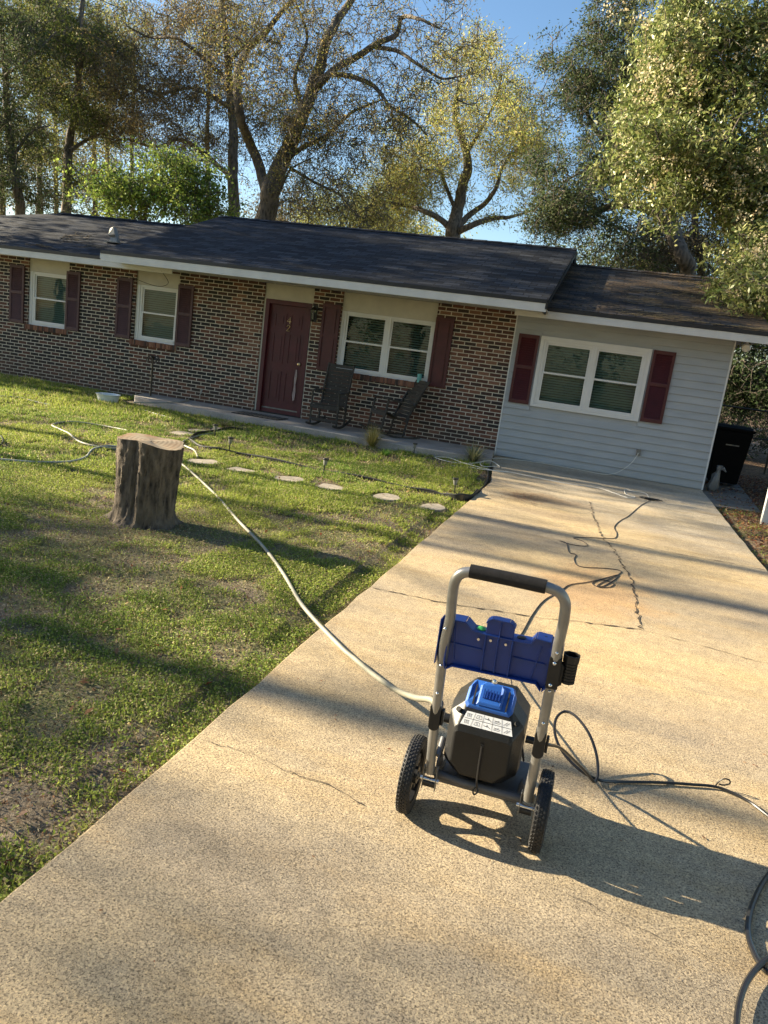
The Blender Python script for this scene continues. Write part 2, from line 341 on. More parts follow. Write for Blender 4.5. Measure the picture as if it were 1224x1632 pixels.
# ---------------------------------------------------------------- mesh building
class MB:
    def __init__(s): s.v = []; s.f = []; s.uv = None
    def quad(s, *p):
        i = len(s.v); s.v += [tuple(q) for q in p]; s.f.append(tuple(range(i, i+len(p)))); return s
    def box(s, x0, x1, y0, y1, z0, z1, b=0.0):
        if x1 < x0: x0, x1 = x1, x0
        if y1 < y0: y0, y1 = y1, y0
        if z1 < z0: z0, z1 = z1, z0
        i = len(s.v)
        s.v += [(x, y, z) for z in (z0, z1) for x, y in ((x0, y0), (x1, y0), (x1, y1), (x0, y1))]
        s.f += [(i+3, i+2, i+1, i), (i+4, i+5, i+6, i+7), (i, i+1, i+5, i+4), (i+1, i+2, i+6, i+5), (i+2, i+3, i+7, i+6), (i+3, i, i+4, i+7)]
        return s
    def prism(s, pts, a, b, axis='y'):
        """polygon extruded from a to b along axis; pts in the two other axes"""
        n = len(pts); i = len(s.v)
        def P(u, v, t): return (u, t, v) if axis == 'y' else ((t, u, v) if axis == 'x' else (u, v, t))
        for t in (a, b): s.v += [P(u, v, t) for u, v in pts]
        s.f.append(tuple(range(i, i+n))); s.f.append(tuple(range(i+2*n-1, i+n-1, -1)))
        for k in range(n):
            j = (k+1) % n; s.f.append((i+k, i+n+k, i+n+j, i+j))
        return s
    def loft(s, rings, cap=True):
        i = len(s.v); n = len(rings[0])
        for r in rings: s.v += [tuple(p) for p in r]
        for a in range(len(rings)-1):
            for k in range(n):
                j = (k+1) % n; s.f.append((i+a*n+k, i+a*n+j, i+(a+1)*n+j, i+(a+1)*n+k))
        if cap:
            s.f.append(tuple(range(i+n-1, i-1, -1))); m = i+(len(rings)-1)*n; s.f.append(tuple(range(m, m+n)))
        return s
    def tube(s, pts, r, seg=10, cap=True):
        pts = [Vector(p) for p in pts]; n = len(pts)
        if not hasattr(r, '__len__'): r = [r]*n
        rings = []; t0 = (pts[1]-pts[0]).normalized()
        ref = Vector((0, 0, 1)) if abs(t0.z) < .9 else Vector((0, 1, 0))
        u = t0.cross(ref).normalized()
        for k in range(n):
            t = (pts[min(k+1, n-1)]-pts[max(k-1, 0)])
            t = t.normalized() if t.length > 1e-9 else t0
            u = (u-t*u.dot(t)); u = u.normalized() if u.length > 1e-6 else t.orthogonal().normalized()
            w_ = t.cross(u)
            rings.append([pts[k]+(u*math.cos(a)+w_*math.sin(a))*r[k] for a in (2*math.pi*q/seg for q in range(seg))])
        return s.loft(rings, cap)
    def cyl(s, c, axis, r, L, seg=20, r2=None):
        c = Vector(c); d = {'x': Vector((1, 0, 0)), 'y': Vector((0, 1, 0)), 'z': Vector((0, 0, 1))}[axis] if isinstance(axis, str) else Vector(axis).normalized()
        return s.tube([c-d*L/2, c+d*L/2], [r, r if r2 is None else r2], seg)
    def lathe(s, prof, seg=20, c=(0, 0, 0)):
        return s.loft([[(c[0]+r*math.cos(2*math.pi*k/seg), c[1]+r*math.sin(2*math.pi*k/seg), c[2]+z) for k in range(seg)] for r, z in prof])
    def build(s, name, m, parent=None, smooth=False, bevel=0, uvs=None, loc=None):
        me = bpy.data.meshes.new(name); me.from_pydata(s.v, [], s.f); me.materials.append(m)
        if smooth:
            me.polygons.foreach_set('use_smooth', [True]*len(me.polygons))
            me.set_sharp_from_angle(angle=math.radians(40))
        if s.uv:
            uvl = me.uv_layers.new(name='UVMap')
            for p in me.polygons:
                for li in p.loop_indices: uvl.data[li].uv = s.uv(me.vertices[me.loops[li].vertex_index].co, p.index)
        o = bpy.data.objects.new(name, me); col.objects.link(o)
        if parent: o.parent = parent
        if loc is not None: o.location = loc
        if bevel:
            b = o.modifiers.new('bevel', 'BEVEL'); b.width = bevel; b.segments = 2; b.limit_method = 'ANGLE'; b.angle_limit = math.radians(35)
        return o
def cr(pts, n=8):
    """Catmull-Rom through points"""
    P = [np.array(p, float) for p in pts]; P = [2*P[0]-P[1]]+P+[2*P[-1]-P[-2]]; out = []
    for i in range(1, len(P)-2):
        for k in range(n):
            t = k/n; a, b, c, d = P[i-1], P[i], P[i+1], P[i+2]
            out.append(.5*((2*b)+(-a+c)*t+(2*a-5*b+4*c-d)*t*t+(-a+3*b-3*c+d)*t**3))
    out.append(P[-2]); return out
def fast_mesh(name, V, F, m, tint=None, parent=None):
    """V (n,3); F (k,q) faces of equal size; tint (k,3) per-face colour"""
    me = bpy.data.meshes.new(name); k, q = F.shape
    me.vertices.add(len(V)); me.vertices.foreach_set('co', V.astype(np.float32).ravel())
    me.loops.add(k*q); me.loops.foreach_set('vertex_index', F.astype(np.int32).ravel())
    me.polygons.add(k); me.polygons.foreach_set('loop_start', (np.arange(k)*q).astype(np.int32)); me.polygons.foreach_set('loop_total', np.full(k, q, np.int32))
    me.update(calc_edges=True)
    if tint is not None:
        at_ = me.attributes.new('tint', 'FLOAT_COLOR', 'FACE'); c = np.ones((k, 4), np.float32); c[:, :3] = tint
        at_.data.foreach_set('color', c.ravel())
    me.materials.append(m); o = bpy.data.objects.new(name, me); col.objects.link(o)
    if parent: o.parent = parent
    return o
def unit(a): return a/np.maximum(np.linalg.norm(a, axis=-1, keepdims=True), 1e-9)
def vnoise(x, y, sc, seed=0):
    """cheap smooth value noise"""
    r = np.random.default_rng(seed); T = r.random((64, 64)); u = x*sc; v = y*sc
    i = np.floor(u).astype(int); j = np.floor(v).astype(int); fu = u-i; fv = v-j; fu = fu*fu*(3-2*fu); fv = fv*fv*(3-2*fv)
    g_ = lambda a, b: T[a % 64, b % 64]
    return (g_(i, j)*(1-fu)+g_(i+1, j)*fu)*(1-fv)+(g_(i, j+1)*(1-fu)+g_(i+1, j+1)*fu)*fv

# ================================================================ SETTING: ground, driveway, slabs
GZ = -.03
def axis_pts(lo, hi, a, b, fine, coarse_n):
    f = np.arange(a, b+1e-6, fine)
    l = a-np.geomspace(.5, a-lo, coarse_n)[::-1]; r = b+np.geomspace(.5, hi-b, coarse_n)
    return np.concatenate([l, f, r])
gx_ = axis_pts(-160, 160, -12, 8, .12, 12); gy_ = axis_pts(-160, 160, -14, 3, .12, 12)
XX, YY = np.meshgrid(gx_, gy_, indexing='ij')
def ground_h(x, y):
    h = GZ+(vnoise(x, y, .9, 1)-.5)*.05+(vnoise(x, y, 3.1, 2)-.5)*.02
    near = np.clip(np.abs(x-.42)/.5, 0, 1)      # flat beside the driveway
    under = (x > .2) & (x < 3.6)
    h = np.where(under, -.06, GZ+(h-GZ)*near)
    h = np.where((y > -1.7), np.minimum(h, -.03), h)
    return h
ZZ = ground_h(XX, YY)
V = np.stack([XX, YY, ZZ], -1).reshape(-1, 3); nx, ny = XX.shape
I = (np.arange(nx-1)[:, None]*ny+np.arange(ny-1)[None]).ravel()
gr = fast_mesh('ground', V, np.stack([I, I+ny, I+ny+1, I+1], 1), MT['ground']); tag(gr, kind='structure')
gr.data.polygons.foreach_set('use_smooth', [True]*len(gr.data.polygons))

# driveway: edge slightly irregular
left = [(0.0, 0.0), (.14, -1.28), (.22, -1.6), (.41, -3.1)]+[(.42+rnd.uniform(-.008, .008), -3.6-.25*k) for k in range(70)]
right = [(3.50, 0.0)]+[(3.495+rnd.uniform(-.008, .008), -.4-.3*k) for k in range(70)]
poly = left+[(.42, -21.4), (3.5, -21.4)]+right[::-1]
d = MB().prism(poly, 0.0, -.1, 'z').build('driveway', MT['concrete'], bevel=.006); tag(d, kind='structure')
d2 = MB().prism([(3.505, -1.62), (3.505, 6), (4.45, 6), (4.35, 1.5), (4.18, -1.34)], -.015, -.1, 'z').build('side_path', worn('dark_slab', (.14, .13, .115), .9, var=.5, sc=4, bump=.4), bevel=.006); tag(d2, kind='structure')
def crack(pts, w0, jag=.02, seed=0):
    r = random.Random(seed); P = []
    for (a, b) in zip(pts[:-1], pts[1:]):
        L = math.hypot(b[0]-a[0], b[1]-a[1]); n = max(2, int(L/.035))
        for k in range(n):
            t = k/n; P.append((a[0]+(b[0]-a[0])*t+r.uniform(-jag, jag), a[1]+(b[1]-a[1])*t+r.uniform(-jag, jag)))
    P.append(pts[-1]); m = MB()
    W = [w0*(.25+1.2*r.random()**2) for _ in P]
    for i in range(len(P)-1):
        dx, dy = P[i+1][0]-P[i][0], P[i+1][1]-P[i][1]; L = math.hypot(dx, dy) or 1; nx_, ny_ = -dy/L, dx/L
        a, b = W[i]/2, W[i+1]/2
        m.quad((P[i][0]-nx_*a, P[i][1]-ny_*a, .004), (P[i+1][0]-nx_*b, P[i+1][1]-ny_*b, .004), (P[i+1][0]+nx_*b, P[i+1][1]+ny_*b, .004), (P[i][0]+nx_*a, P[i][1]+ny_*a, .004))
    return m
crm = worn('crack_dirt', (.055, .04, .028), .95, var=.4, sc=20)
for k, (pts, w0, jg) in enumerate([
    ([(.44, -8.63), (.91, -8.62), (1.57, -8.49), (1.78, -8.4), (2.22, -8.27)], .014, .010),
    ([(2.22, -8.27), (2.60, -8.33), (3.0, -8.42), (3.48, -8.5)], .006, .008),
    ([(2.22, -8.25), (2.21, -7.71), (2.19, -7.0), (2.09, -6.16), (1.94, -5.42), (1.82, -4.22), (1.76, -3.33)], .014, .018),
    ([(.46, -10.9), (.67, -10.89), (.79, -10.93), (1.01, -10.95), (1.17, -11.0)], .0035, .008),
    ([(1.85, -11.12), (2.1, -11.2), (2.4, -11.22)], .0018, .010),
    ([(.45, -5.6), (1.2, -5.58), (1.94, -5.57), (2.73, -5.59), (3.14, -5.55), (3.47, -5.56)], .012, .006),
    ([(.44, -2.8), (1.6, -2.82), (3.49, -2.8)], .010, .003)]):
    crack(pts, w0, jg, k).build('crack', crm, d)
# patch of pine straw dirt on driveway near bed
# porch slab
front = [(-7.15, -.05), (-6.95, -.7), (-6.72, -1.02), (-5.44, -1.22), (-4.41, -1.27), (-3.51, -1.33), (-2.64, -1.36), (-1.98, -1.38), (-.97, -1.40), (-.31, -1.34), (.13, -1.26), (-.012, -.0)]
ps = MB().prism(front[::-1], .085, -.08, 'z').build('porch_slab', MT['slab'], bevel=.012); tag(ps, kind='structure')

# ================================================================ HOUSE
house = empty('house', (0, 0, 0), 'single storey brick ranch house with grey siding bay, dark shingle roof and maroon shutters', 'house')
# openings (x0,x1,z0,z1) in the brick front
DO = (-4.76, -3.76, 0.05, 2.50); W1 = (-10.12, -9.12, 1.09, 2.46); W2 = (-7.55, -6.58, 1.09, 2.46); W3 = (-3.19, -1.40, 1.06, 2.50)
def wall_cells(x0, x1, z0, z1, holes, y0, y1, parent, m, name):
    xs = sorted({x0, x1}|{h[0] for h in holes}|{h[1] for h in holes}); zs = sorted({z0, z1}|{h[2] for h in holes}|{min(h[3], z1) for h in holes})
    solid = {}
    for i in range(len(xs)-1):
        for j in range(len(zs)-1):
            cx, cz = (xs[i]+xs[i+1])/2, (zs[j]+zs[j+1])/2
            solid[i, j] = not any(h[0] < cx < h[1] and h[2] < cz < h[3] for h in holes)
    b = MB()
    for (i, j), s_ in solid.items():
        if not s_: continue
        a, c, e, f = xs[i], xs[i+1], zs[j], zs[j+1]
        b.quad((a, y0, e), (c, y0, e), (c, y0, f), (a, y0, f)); b.quad((c, y1, e), (a, y1, e), (a, y1, f), (c, y1, f))
        if not solid.get((i-1, j)): b.quad((a, y1, e), (a, y0, e), (a, y0, f), (a, y1, f))
        if not solid.get((i+1, j)): b.quad((c, y0, e), (c, y1, e), (c, y1, f), (c, y0, f))
        if not solid.get((i, j+1)): b.quad((a, y0, f), (c, y0, f), (c, y1, f), (a, y1, f))
        if not solid.get((i, j-1)): b.quad((a, y1, e), (c, y1, e), (c, y0, e), (a, y0, e))
    return b.build(name, m, parent)
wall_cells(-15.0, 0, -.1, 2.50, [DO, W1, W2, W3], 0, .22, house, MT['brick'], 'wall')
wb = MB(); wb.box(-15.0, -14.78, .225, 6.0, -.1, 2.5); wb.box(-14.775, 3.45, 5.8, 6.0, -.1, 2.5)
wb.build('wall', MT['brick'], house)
# grey lap siding bay
sb = MB(); n_c = 20; zc = np.linspace(.0, 2.46, n_c+1)
for k in range(n_c):
    a, b_ = zc[k], zc[k+1]; h = b_-a
    prof = [(.0, a+.011), (-.022, a+.011), (-.023, a+.017), (-.014, a+h*.6), (-.008, b_+.004), (.0, b_+.004)]
    # split round the window
    segs = [(0.012, 3.49)] if (b_ < .955 or a > 2.15) else [(0.012, .47), (2.285, 3.49)]
    for x0, x1 in segs: sb.prism([(y, z) for y, z in prof], x0, x1, 'x')
sb.box(.012, .47, .002, .2, 0, 2.46); sb.box(2.285, 3.45, .002, .2, 0, 2.46); sb.box(.47, 2.285, .002, .2, 0, .95); sb.box(.47, 2.285, .002, .2, 2.15, 2.46)
sb.box(3.45, 3.49, .0, 6.0, 0, 2.46)
sd_ = sb.build('siding_wall', MT['siding'], house)
MB().box(3.488, 3.512, -.026, .04, .0, 2.44).build('corner_trim', MT['vinyl'], house)
MB().box(-.004, .014, -.022, .0, .0, 2.46).build('corner_trim', MT['vinyl'], house)

# roof builder: two slopes with ridge at YR
def roof(x0, x1, ye, ze, YR, slope, name, m, thick=.05, hip_left=False):
    zr = ze+(YR-ye)*slope; yb = 2*YR-ye; k = math.sqrt(1+slope*slope); b = MB()
    xr = x0+(YR-ye) if hip_left else x0
    fr = [(x0, ye, ze), (x1, ye, ze), (x1, YR, zr), (xr, YR, zr)]
    bk = [(x1, yb, ze), (x0, yb, ze), (xr, YR, zr), (x1, YR, zr)]
    b.quad(*fr); b.quad(*bk)
    if hip_left: b.quad((x0, yb, ze), (x0, ye, ze), (xr, YR, zr))
    dn = lambda P: [(x, y, z-thick) for x, y, z in P]
    b.quad(*dn(fr)[::-1]); b.quad(*dn(bk)[::-1])
    b.quad(fr[0], dn(fr)[0], dn(fr)[1], fr[1]); b.quad(bk[0], dn(bk)[0], dn(bk)[1], bk[1])
    for X in ((x1,) if hip_left else (x0, x1)):
        b.quad((X, ye, ze), (X, ye, ze-thick), (X, YR, zr-thick), (X, YR, zr)); b.quad((X, yb, ze), (X, yb, ze-thick), (X, YR, zr-thick), (X, YR, zr))
    def uvf(co, i):
        if hip_left and i == 2: return (co.y, (co.x)*k)
        return (co.x, (co.y if co.y <= YR else 2*YR-co.y)*k)
    b.uv = uvf
    o = b.build(name, m, house)
    # ridge cap
    rc = MB(); n = int((x1-xr)/.3)
    for q in range(n):
        a = xr+q*(x1-xr)/n; c = a+(x1-xr)/n*1.05; c = min(c, x1)
        rc.quad((a, YR-.13, zr-.13*slope+.012), (c, YR-.13, zr-.13*slope+.020), (c, YR, zr+.026), (a, YR, zr+.018))
        rc.quad((a, YR, zr+.018), (c, YR, zr+.026), (c, YR+.13, zr-.13*slope+.020), (a, YR+.13, zr-.13*slope+.012))
    rc.uv = lambda co, i: (co.x, co.y)
    rc.build('ridge_cap', m, o)
    return zr
SL = .331; YRG = 3.0
zr_main = roof(-7.50, .585, -1.2, 2.645, YRG, SL, 'roof', MT['shingle'])
zr_side = roof(.30, 3.90, -.55, 2.585, YRG, SL*.985, 'roof', MT['shingle_litter'])
zr_left = roof(-15.5, -7.30, -.6, 2.585, YRG, SL*.985, 'roof', MT['shingle'], hip_left=True)
roof_l2 = MB()
# black drip edge, white fascia
def eave(x0, x1, y, zb, h=.125):
    MB().box(x0, x1, y-.012, y+.012, zb, zb+h).build('fascia', MT['white'], house, bevel=.003)
    MB().box(x0, x1, y-.022, y+.02, zb+h+.002, zb+h+.058).build('drip_edge', MT['black_trim'], house)
eave(-7.49, .575, -1.185, 2.455, .130)
eave(.02, 3.89, -.535, 2.405, .118)
eave(-15.4, -6.38, -.585, 2.405, .118)
# soffits
MB().box(-7.48, .57, -1.17, -.003, 2.492, 2.505).build('soffit', MT['soffit'], house)
MB().box(.06, 3.88, -.52, -.018, 2.463, 2.475).build('soffit', MT['soffit'], house)
MB().box(-15.4, -7.5, -.57, -.003, 2.462, 2.475).build('soffit', MT['soffit'], house)
MB().box(3.5, 3.88, -.015, 6.4, 2.463, 2.475).build('soffit', MT['soffit'], house)
# rake boards and gable infill
def rake(X, ye, ze, mt, w_=.02, h=.15):
    k = 2*YRG-ye; zr = ze+(YRG-ye)*SL; P = [(ye, ze-h), (ye, ze-.052), (YRG, zr-.052), (k, ze-.052), (k, ze-h), (YRG, zr-h)]
    return MB().prism(P, X-w_/2, X+w_/2, 'x').build('rake_board', mt, house)
rake(.565, -1.2, 2.645, MT['black_trim']); rake(-7.49, -1.2, 2.645, MT['white']); rake(3.885, -.55, 2.585, MT['white'])
g_ = MB(); g_.prism([(-1.1, 2.46), (-.6, 2.60), (YRG, zr_main-.07), (6.6, 2.60), (7.1, 2.46)], .50, .53, 'x').build('gable', MT['black_trim'], house)
MB().prism([(-.4, 2.42), (YRG, zr_side-.07), (6.4, 2.42)], 3.46, 3.485, 'x').build('gable', MT['siding'], house)
MB().prism([(-1.1, 2.51), (YRG, zr_main-.07), (7.0, 2.51)], -7.40, -7.38, 'x').build('gable', MT['siding'], house)

# windows
def window(x0, x1, z0, z1, yf, units=1, fr=.045, casing=0.0, blind_mat=None, proud=.03):
    """yf = plane of the frame face (smaller y = nearer the street)"""
    b = MB(); t = fr
    if casing:
        b.box(x0, x1, yf-.012, yf+.03, z1-casing, z1); b.box(x0, x1, yf-.012, yf+.03, z0, z0+casing*.8)
        b.box(x0, x0+casing, yf-.012, yf+.03, z0+casing*.8, z1-casing); b.box(x1-casing, x1, yf-.012, yf+.03, z0+casing*.8, z1-casing)
        X0, X1, Z0, Z1 = x0+casing, x1-casing, z0+casing*.8, z1-casing
    else: X0, X1, Z0, Z1 = x0, x1, z0, z1
    wu = (X1-X0)/units
    for k in range(units):
        a, c = X0+k*wu, X0+(k+1)*wu
        b.box(a, a+t, yf, yf+.08, Z0, Z1); b.box(c-t, c, yf, yf+.08, Z0, Z1)
        b.box(a+t, c-t, yf+.001, yf+.08, Z1-t, Z1); b.box(a+t, c-t, yf-.012, yf+.08, Z0, Z0+t*.8)
    wo = b.build('window', MT['vinyl'], house, bevel=.003)
    zm = (Z0+Z1)/2+.0
    for k in range(units):
        a, c = X0+k*wu+t, X0+(k+1)*wu-t; s_ = .032
        for (za, zb, yy) in ((zm-.015, Z1-t, yf+.018), (Z0+t*.8, zm+.017, yf+.004)):
            sh = MB(); sh.box(a, a+s_, yy, yy+.025, za, zb); sh.box(c-s_, c, yy, yy+.025, za, zb); sh.box(a+s_, c-s_, yy, yy+.024, za, za+s_); sh.box(a+s_, c-s_, yy, yy+.024, zb-s_, zb)
            sh.build('sash', MT['vinyl'], wo, bevel=.002)
            MB().quad((a+s_, yy+.013, za+s_), (c-s_, yy+.013, za+s_), (c-s_, yy+.013, zb-s_), (a+s_, yy+.013, zb-s_)).build('pane', MT['glass'], wo)
        bl = MB(); z = Z0+.05
        tl = math.radians(48 if blind_mat is None else blind_mat); hw = .024
        while z < Z1-.03:
            dy, dz = math.cos(tl)*hw, math.sin(tl)*hw; yb_ = yf+.115
            bl.quad((a-.01, yb_-dy, z-dz), (c+.01, yb_-dy, z-dz), (c+.01, yb_+dy, z+dz), (a-.01, yb_+dy, z+dz)); z += .043
        bl.build('blinds', MT['blinds'], wo)
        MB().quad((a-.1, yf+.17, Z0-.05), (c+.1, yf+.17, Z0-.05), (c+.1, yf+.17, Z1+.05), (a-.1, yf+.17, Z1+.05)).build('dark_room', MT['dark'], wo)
    return wo
window(-10.05, -9.16, 1.13, 2.18, .05); window(-7.47, -6.60, 1.13, 2.18, .05)
window(-3.14, -1.42, 1.09, 2.16, .05, 2, blind_mat=35)
window(.47, 2.285, .955, 2.150, -.032, 2, casing=.06)
for (x0, x1, z0, z1), zt in ((W1, 2.182), (W2, 2.182), (W3, 2.162)):
    MB().box(x0+.002, x1-.002, .035, .2, zt, 2.49).build('panel', MT['beige'], house)
    m_ = MB(); wx = {-10.12: (-10.05, -9.16), -7.55: (-7.47, -6.60), -3.19: (-3.14, -1.42)}[x0]
    zl = 1.13 if zt > 2.17 else 1.09
    m_.box(x0+.002, wx[0]-.001, .04, .2, z0+.002, zt-.002); m_.box(wx[1]+.001, x1-.002, .04, .2, z0+.002, zt-.002); m_.box(wx[0], wx[1], .04, .2, z0+.002, zl-.001)
    m_.build('window_jamb', MT['vinyl'], house)
MB().box(DO[0]+.002, DO[1]-.002, .035, .2, 2.212, 2.49).build('panel', MT['beige'], house)
def brick_sill(x0, x1, z):
    b = MB(); n = int((x1-x0)/.0745); w_ = (x1-x0)/n
    for k in range(n): b.box(x0+k*w_+.004, x0+(k+1)*w_-.004, -.045+rnd.uniform(-.004, .004), .03, z-.10, z+rnd.uniform(-.003, .003))
    b.build('brick_sill', MT['sill'], house, bevel=.004)
    MB().box(x0, x1, -.03, .03, z-.098, z-.008).build('mortar', MT['slab'], house)
brick_sill(-10.16, -9.10, 1.10); brick_sill(-7.60, -6.54, 1.10); brick_sill(-3.20, -1.38, 1.07)
def shutter(x0, x1, z0, z1, y, mt, louver=True):
    b = MB(); t = .045; zm = z0+(z1-z0)*.53
    b.box(x0, x0+t, y-.03, y, z0, z1); b.box(x1-t, x1, y-.03, y, z0, z1)
    for za, zb in ((z0, z0+t*1.3), (zm-t*.6, zm+t*.6), (z1-t*1.3, z1)): b.box(x0+t, x1-t, y-.029, y, za, zb)
    for za, zb in ((z0+t*1.3, zm-t*.6), (zm+t*.6, z1-t*1.3)):
        if louver:
            n = int((zb-za)/.038); h = (zb-za)/n
            for k in range(n): b.prism([(y-.004, za+k*h), (y-.029, za+k*h), (y-.027, za+k*h+.006), (y-.006, za+(k+1)*h), (y-.004, za+(k+1)*h)], x0+t, x1-t, 'x')
        else:
            b.box(x0+t, x1-t, y-.012, y, za, zb); b.box(x0+t+.03, x1-t-.03, y-.022, y-.011, za+.03, zb-.03)
    return b.build('shutter', mt, house)
for x0, x1 in ((-10.56, -10.20), (-9.16, -8.83), (-7.96, -7.61), (-6.58, -6.24)): shutter(x0, x1, 1.10, 2.265, -.004, MT['shutter_faded'])
shutter(-3.55, -3.20, 1.04, 2.245, -.004, MT['shutter'], False); shutter(-1.40, -1.07, 1.04, 2.245, -.004, MT['shutter'], False)
shutter(.09, .44, .97, 2.145, -.018, MT['shutter']); shutter(2.31, 2.66, .97, 2.145, -.018, MT['shutter'])
# door
df = MB(); df.box(-4.72, -4.64, .01, .2, .09, 2.21); df.box(-3.86, -3.78, .01, .2, .09, 2.21); df.box(-4.64, -3.86, .01, .2, 2.13, 2.21)
df.build('door_frame', MT['door'], house, bevel=.004)
MB().box(-4.758, -4.722, .02, .2, .05, 2.21).build('door_trim', MT['beige'], house); MB().box(-3.778, -3.762, .02, .2, .05, 2.21).build('door_trim', MT['beige'], house)
MB().box(-4.76, -3.76, .0, .22, .086, .10).build('threshold', MT['dark'], house)
dr = MB(); X0, X1, Z0, Z1, yd = -4.638, -3.862, .17, 2.128, .08
cols_ = [(X0+.11, X0+.345), (X1-.345, X1-.11)]; rows_ = [(.33, .90), (1.05, 1.62), (1.72, 1.98)]
dr.box(X0, X1, yd, yd+.04, Z0, Z1)
for a, c in cols_:
    for e, f in rows_:
        # raised frame around a sunk field
        t = .02
        dr.box(a, c, yd-.010, yd+.001, e, e+t); dr.box(a, c, yd-.010, yd+.001, f-t, f); dr.box(a, a+t, yd-.010, yd+.001, e+t, f-t); dr.box(c-t, c, yd-.010, yd+.001, e+t, f-t)
        dr.box(a+.06, c-.06, yd-.008, yd+.001, e+.06, f-.06)
door = dr.build('door', MT['door'], house)
MB().box(-4.64, -3.86, .05, .2, .10, .168).build('door_sill', MT['door'], house)
MB().box(X0+.01, X1-.01, yd-.016, yd-.001, .172, .195).build('door_sweep', MT['galv'], door)
pp = [(-4.0, .38), (-3.965, .40), (-3.955, .55), (-3.97, .70), (-3.955, .86), (-3.97, .98), (-3.995, .97), (-4.01, .80), (-4.0, .66), (-4.02, .5)]
MB().prism(pp, yd-.018, yd-.0105).build('peeled_strip', MT['peel'], door)
MB().lathe([(.0, -.03), (.012, -.03), (.012, 0), (.028, .01), (.03, .03), (.0, .045)], 12).build('handle', MT['brass'], door)
hd = [o for o in door.children if o.name.startswith('handle')][0]; hd.location = (-3.93, yd-.03, 1.08); hd.rotation_euler = (math.radians(90), 0, 0)
# house number 42, one digit above the other
nb = MB(); cx = -4.235; y = yd-.017
def stroke(P, r=.008):
    nb.tube([(cx+a, y, b_) for a, b_ in P], r, 6)
stroke([(.02, 1.80), (.02, 1.92), (-.035, 1.84), (.042, 1.84)])
stroke(cr([(-.03, 1.745), (-.012, 1.768), (.018, 1.766), (.028, 1.745), (.008, 1.715), (-.032, 1.668)], 4)); stroke([(-.034, 1.666), (.036, 1.666)])
nb.build('house_number', MT['brass'], door)
# carriage lamp by the door
lx, lz = -3.69, 1.95
lp = MB(); lp.box(lx-.035, lx+.035, -.02, -.001, lz-.06, lz+.24); lp.tube([(lx, -.02, lz+.17), (lx, -.07, lz+.25), (lx, -.12, lz+.24), (lx, -.12, lz+.20)], .008, 8)
lp.lathe([(.0, .21), (.015, .2), (.062, .155), (.066, .148)], 8, (lx, -.12, lz))
for k in range(4):
    a = math.pi/4+k*math.pi/2; lp.tube([(lx+.055*math.cos(a), -.12+.055*math.sin(a), lz+.15), (lx+.038*math.cos(a), -.12+.038*math.sin(a), lz-.03)], .005, 6)
lp.lathe([(.040, -.03), (.044, -.025), (.03, -.05), (.0, -.07)], 8, (lx, -.12, lz))
lo = lp.build('porch_lamp', MT['lamp_black'], house); MB().lathe([(.030, -.028), (.048, .14)], 8, (lx, -.12, lz)).build('lamp_glass', MT['glass'], lo); MB().lathe([(.0, -.02), (.014, -.02), (.014, .05), (.02, .08), (.0, .11)], 10, (lx, -.12, lz)).build('bulb', MT['solar_lens'], lo)
# outlet
ob = MB(); ob.box(2.355, 2.425, -.055, -.017, .40, .50); ob.box(2.35, 2.43, -.062, -.050, .475, .51)
ob.build('outlet_box', MT['galv'], house, bevel=.004)
# round soffit floodlight on corner, thin hanging cable
fl = MB(); fl.cyl((3.66, -.12, 2.34), (-.15, -1, -.25), .07, .05, 16, .055); fl.cyl((3.66, -.08, 2.41), 'z', .012, .12, 8)
fl.build('flood_light', MT['vinyl'], house, smooth=True)
MB().tube(cr([(-7.50, -.56, 2.40), (-7.35, -.3, 2.26), (-7.0, -.1, 2.18), (-6.7, -.2, 2.26), (-6.6, -.6, 2.44)]), .005, 6).build('hanging_cable', MT['cord'], house)

# bent metal vent hood and branch debris on left roof
def roofz(y, ye=-.6, ze=2.585): return ze+(y-ye)*SL*.985
def on_left_roof(px, py):
    dd = ray(px, py); best = None
    for t in np.linspace(8, 26, 3000):
        p = CAM+dd*t
        if p[2] < roofz(p[1]): return p
    return p
vp = on_left_roof(183, 387)
vb = MB(); vb.loft([[(-.09, -.07, 0), (.09, -.07, 0), (.09, .07, 0), (-.09, .07, 0)], [(-.06, -.05, .1), (.06, -.05, .1), (.06, .05, .1), (-.06, .05, .1)], [(-.12, -.07, .13), (.04, -.08, .16), (.05, .06, .15), (-.10, .07, .12)], [(-.10, -.04, .27), (-.01, -.06, .31), (.01, .03, .28), (-.09, .04, .24)]])
vb.box(-.16, .16, -.14, .12, -.01, .006)
vb.build('vent_hood', MT['galv'], house, loc=tuple(vp))
br = MB(); r = random.Random(4)
for q in range(4):
    c = on_left_roof((112, 125, 60, 140)[q], (385, 380, 394, 395)[q])
    for k in range((22, 14, 12, 8)[q]):
        a = r.uniform(-.5, .5); L = r.uniform(.08, .42); p = Vector((c[0]+r.uniform(-.25, .25), c[1]+r.uniform(-.06, .06), 0)); e = p+Vector((math.cos(a)*L, math.sin(a)*L, 0))
        p.z = roofz(p.y)+.02+r.random()*.03; e.z = roofz(e.y)+r.uniform(.01, .14 if q < 2 else .04)
        br.tube([p, (p+e)/2+Vector((0, 0, .015)), e], [.008, .006, .003], 5)
tag(br.build('fallen_twigs', MT['bark']), 'loose heap of fallen dead twigs lying on left roof slope', 'twigs', kind='stuff')
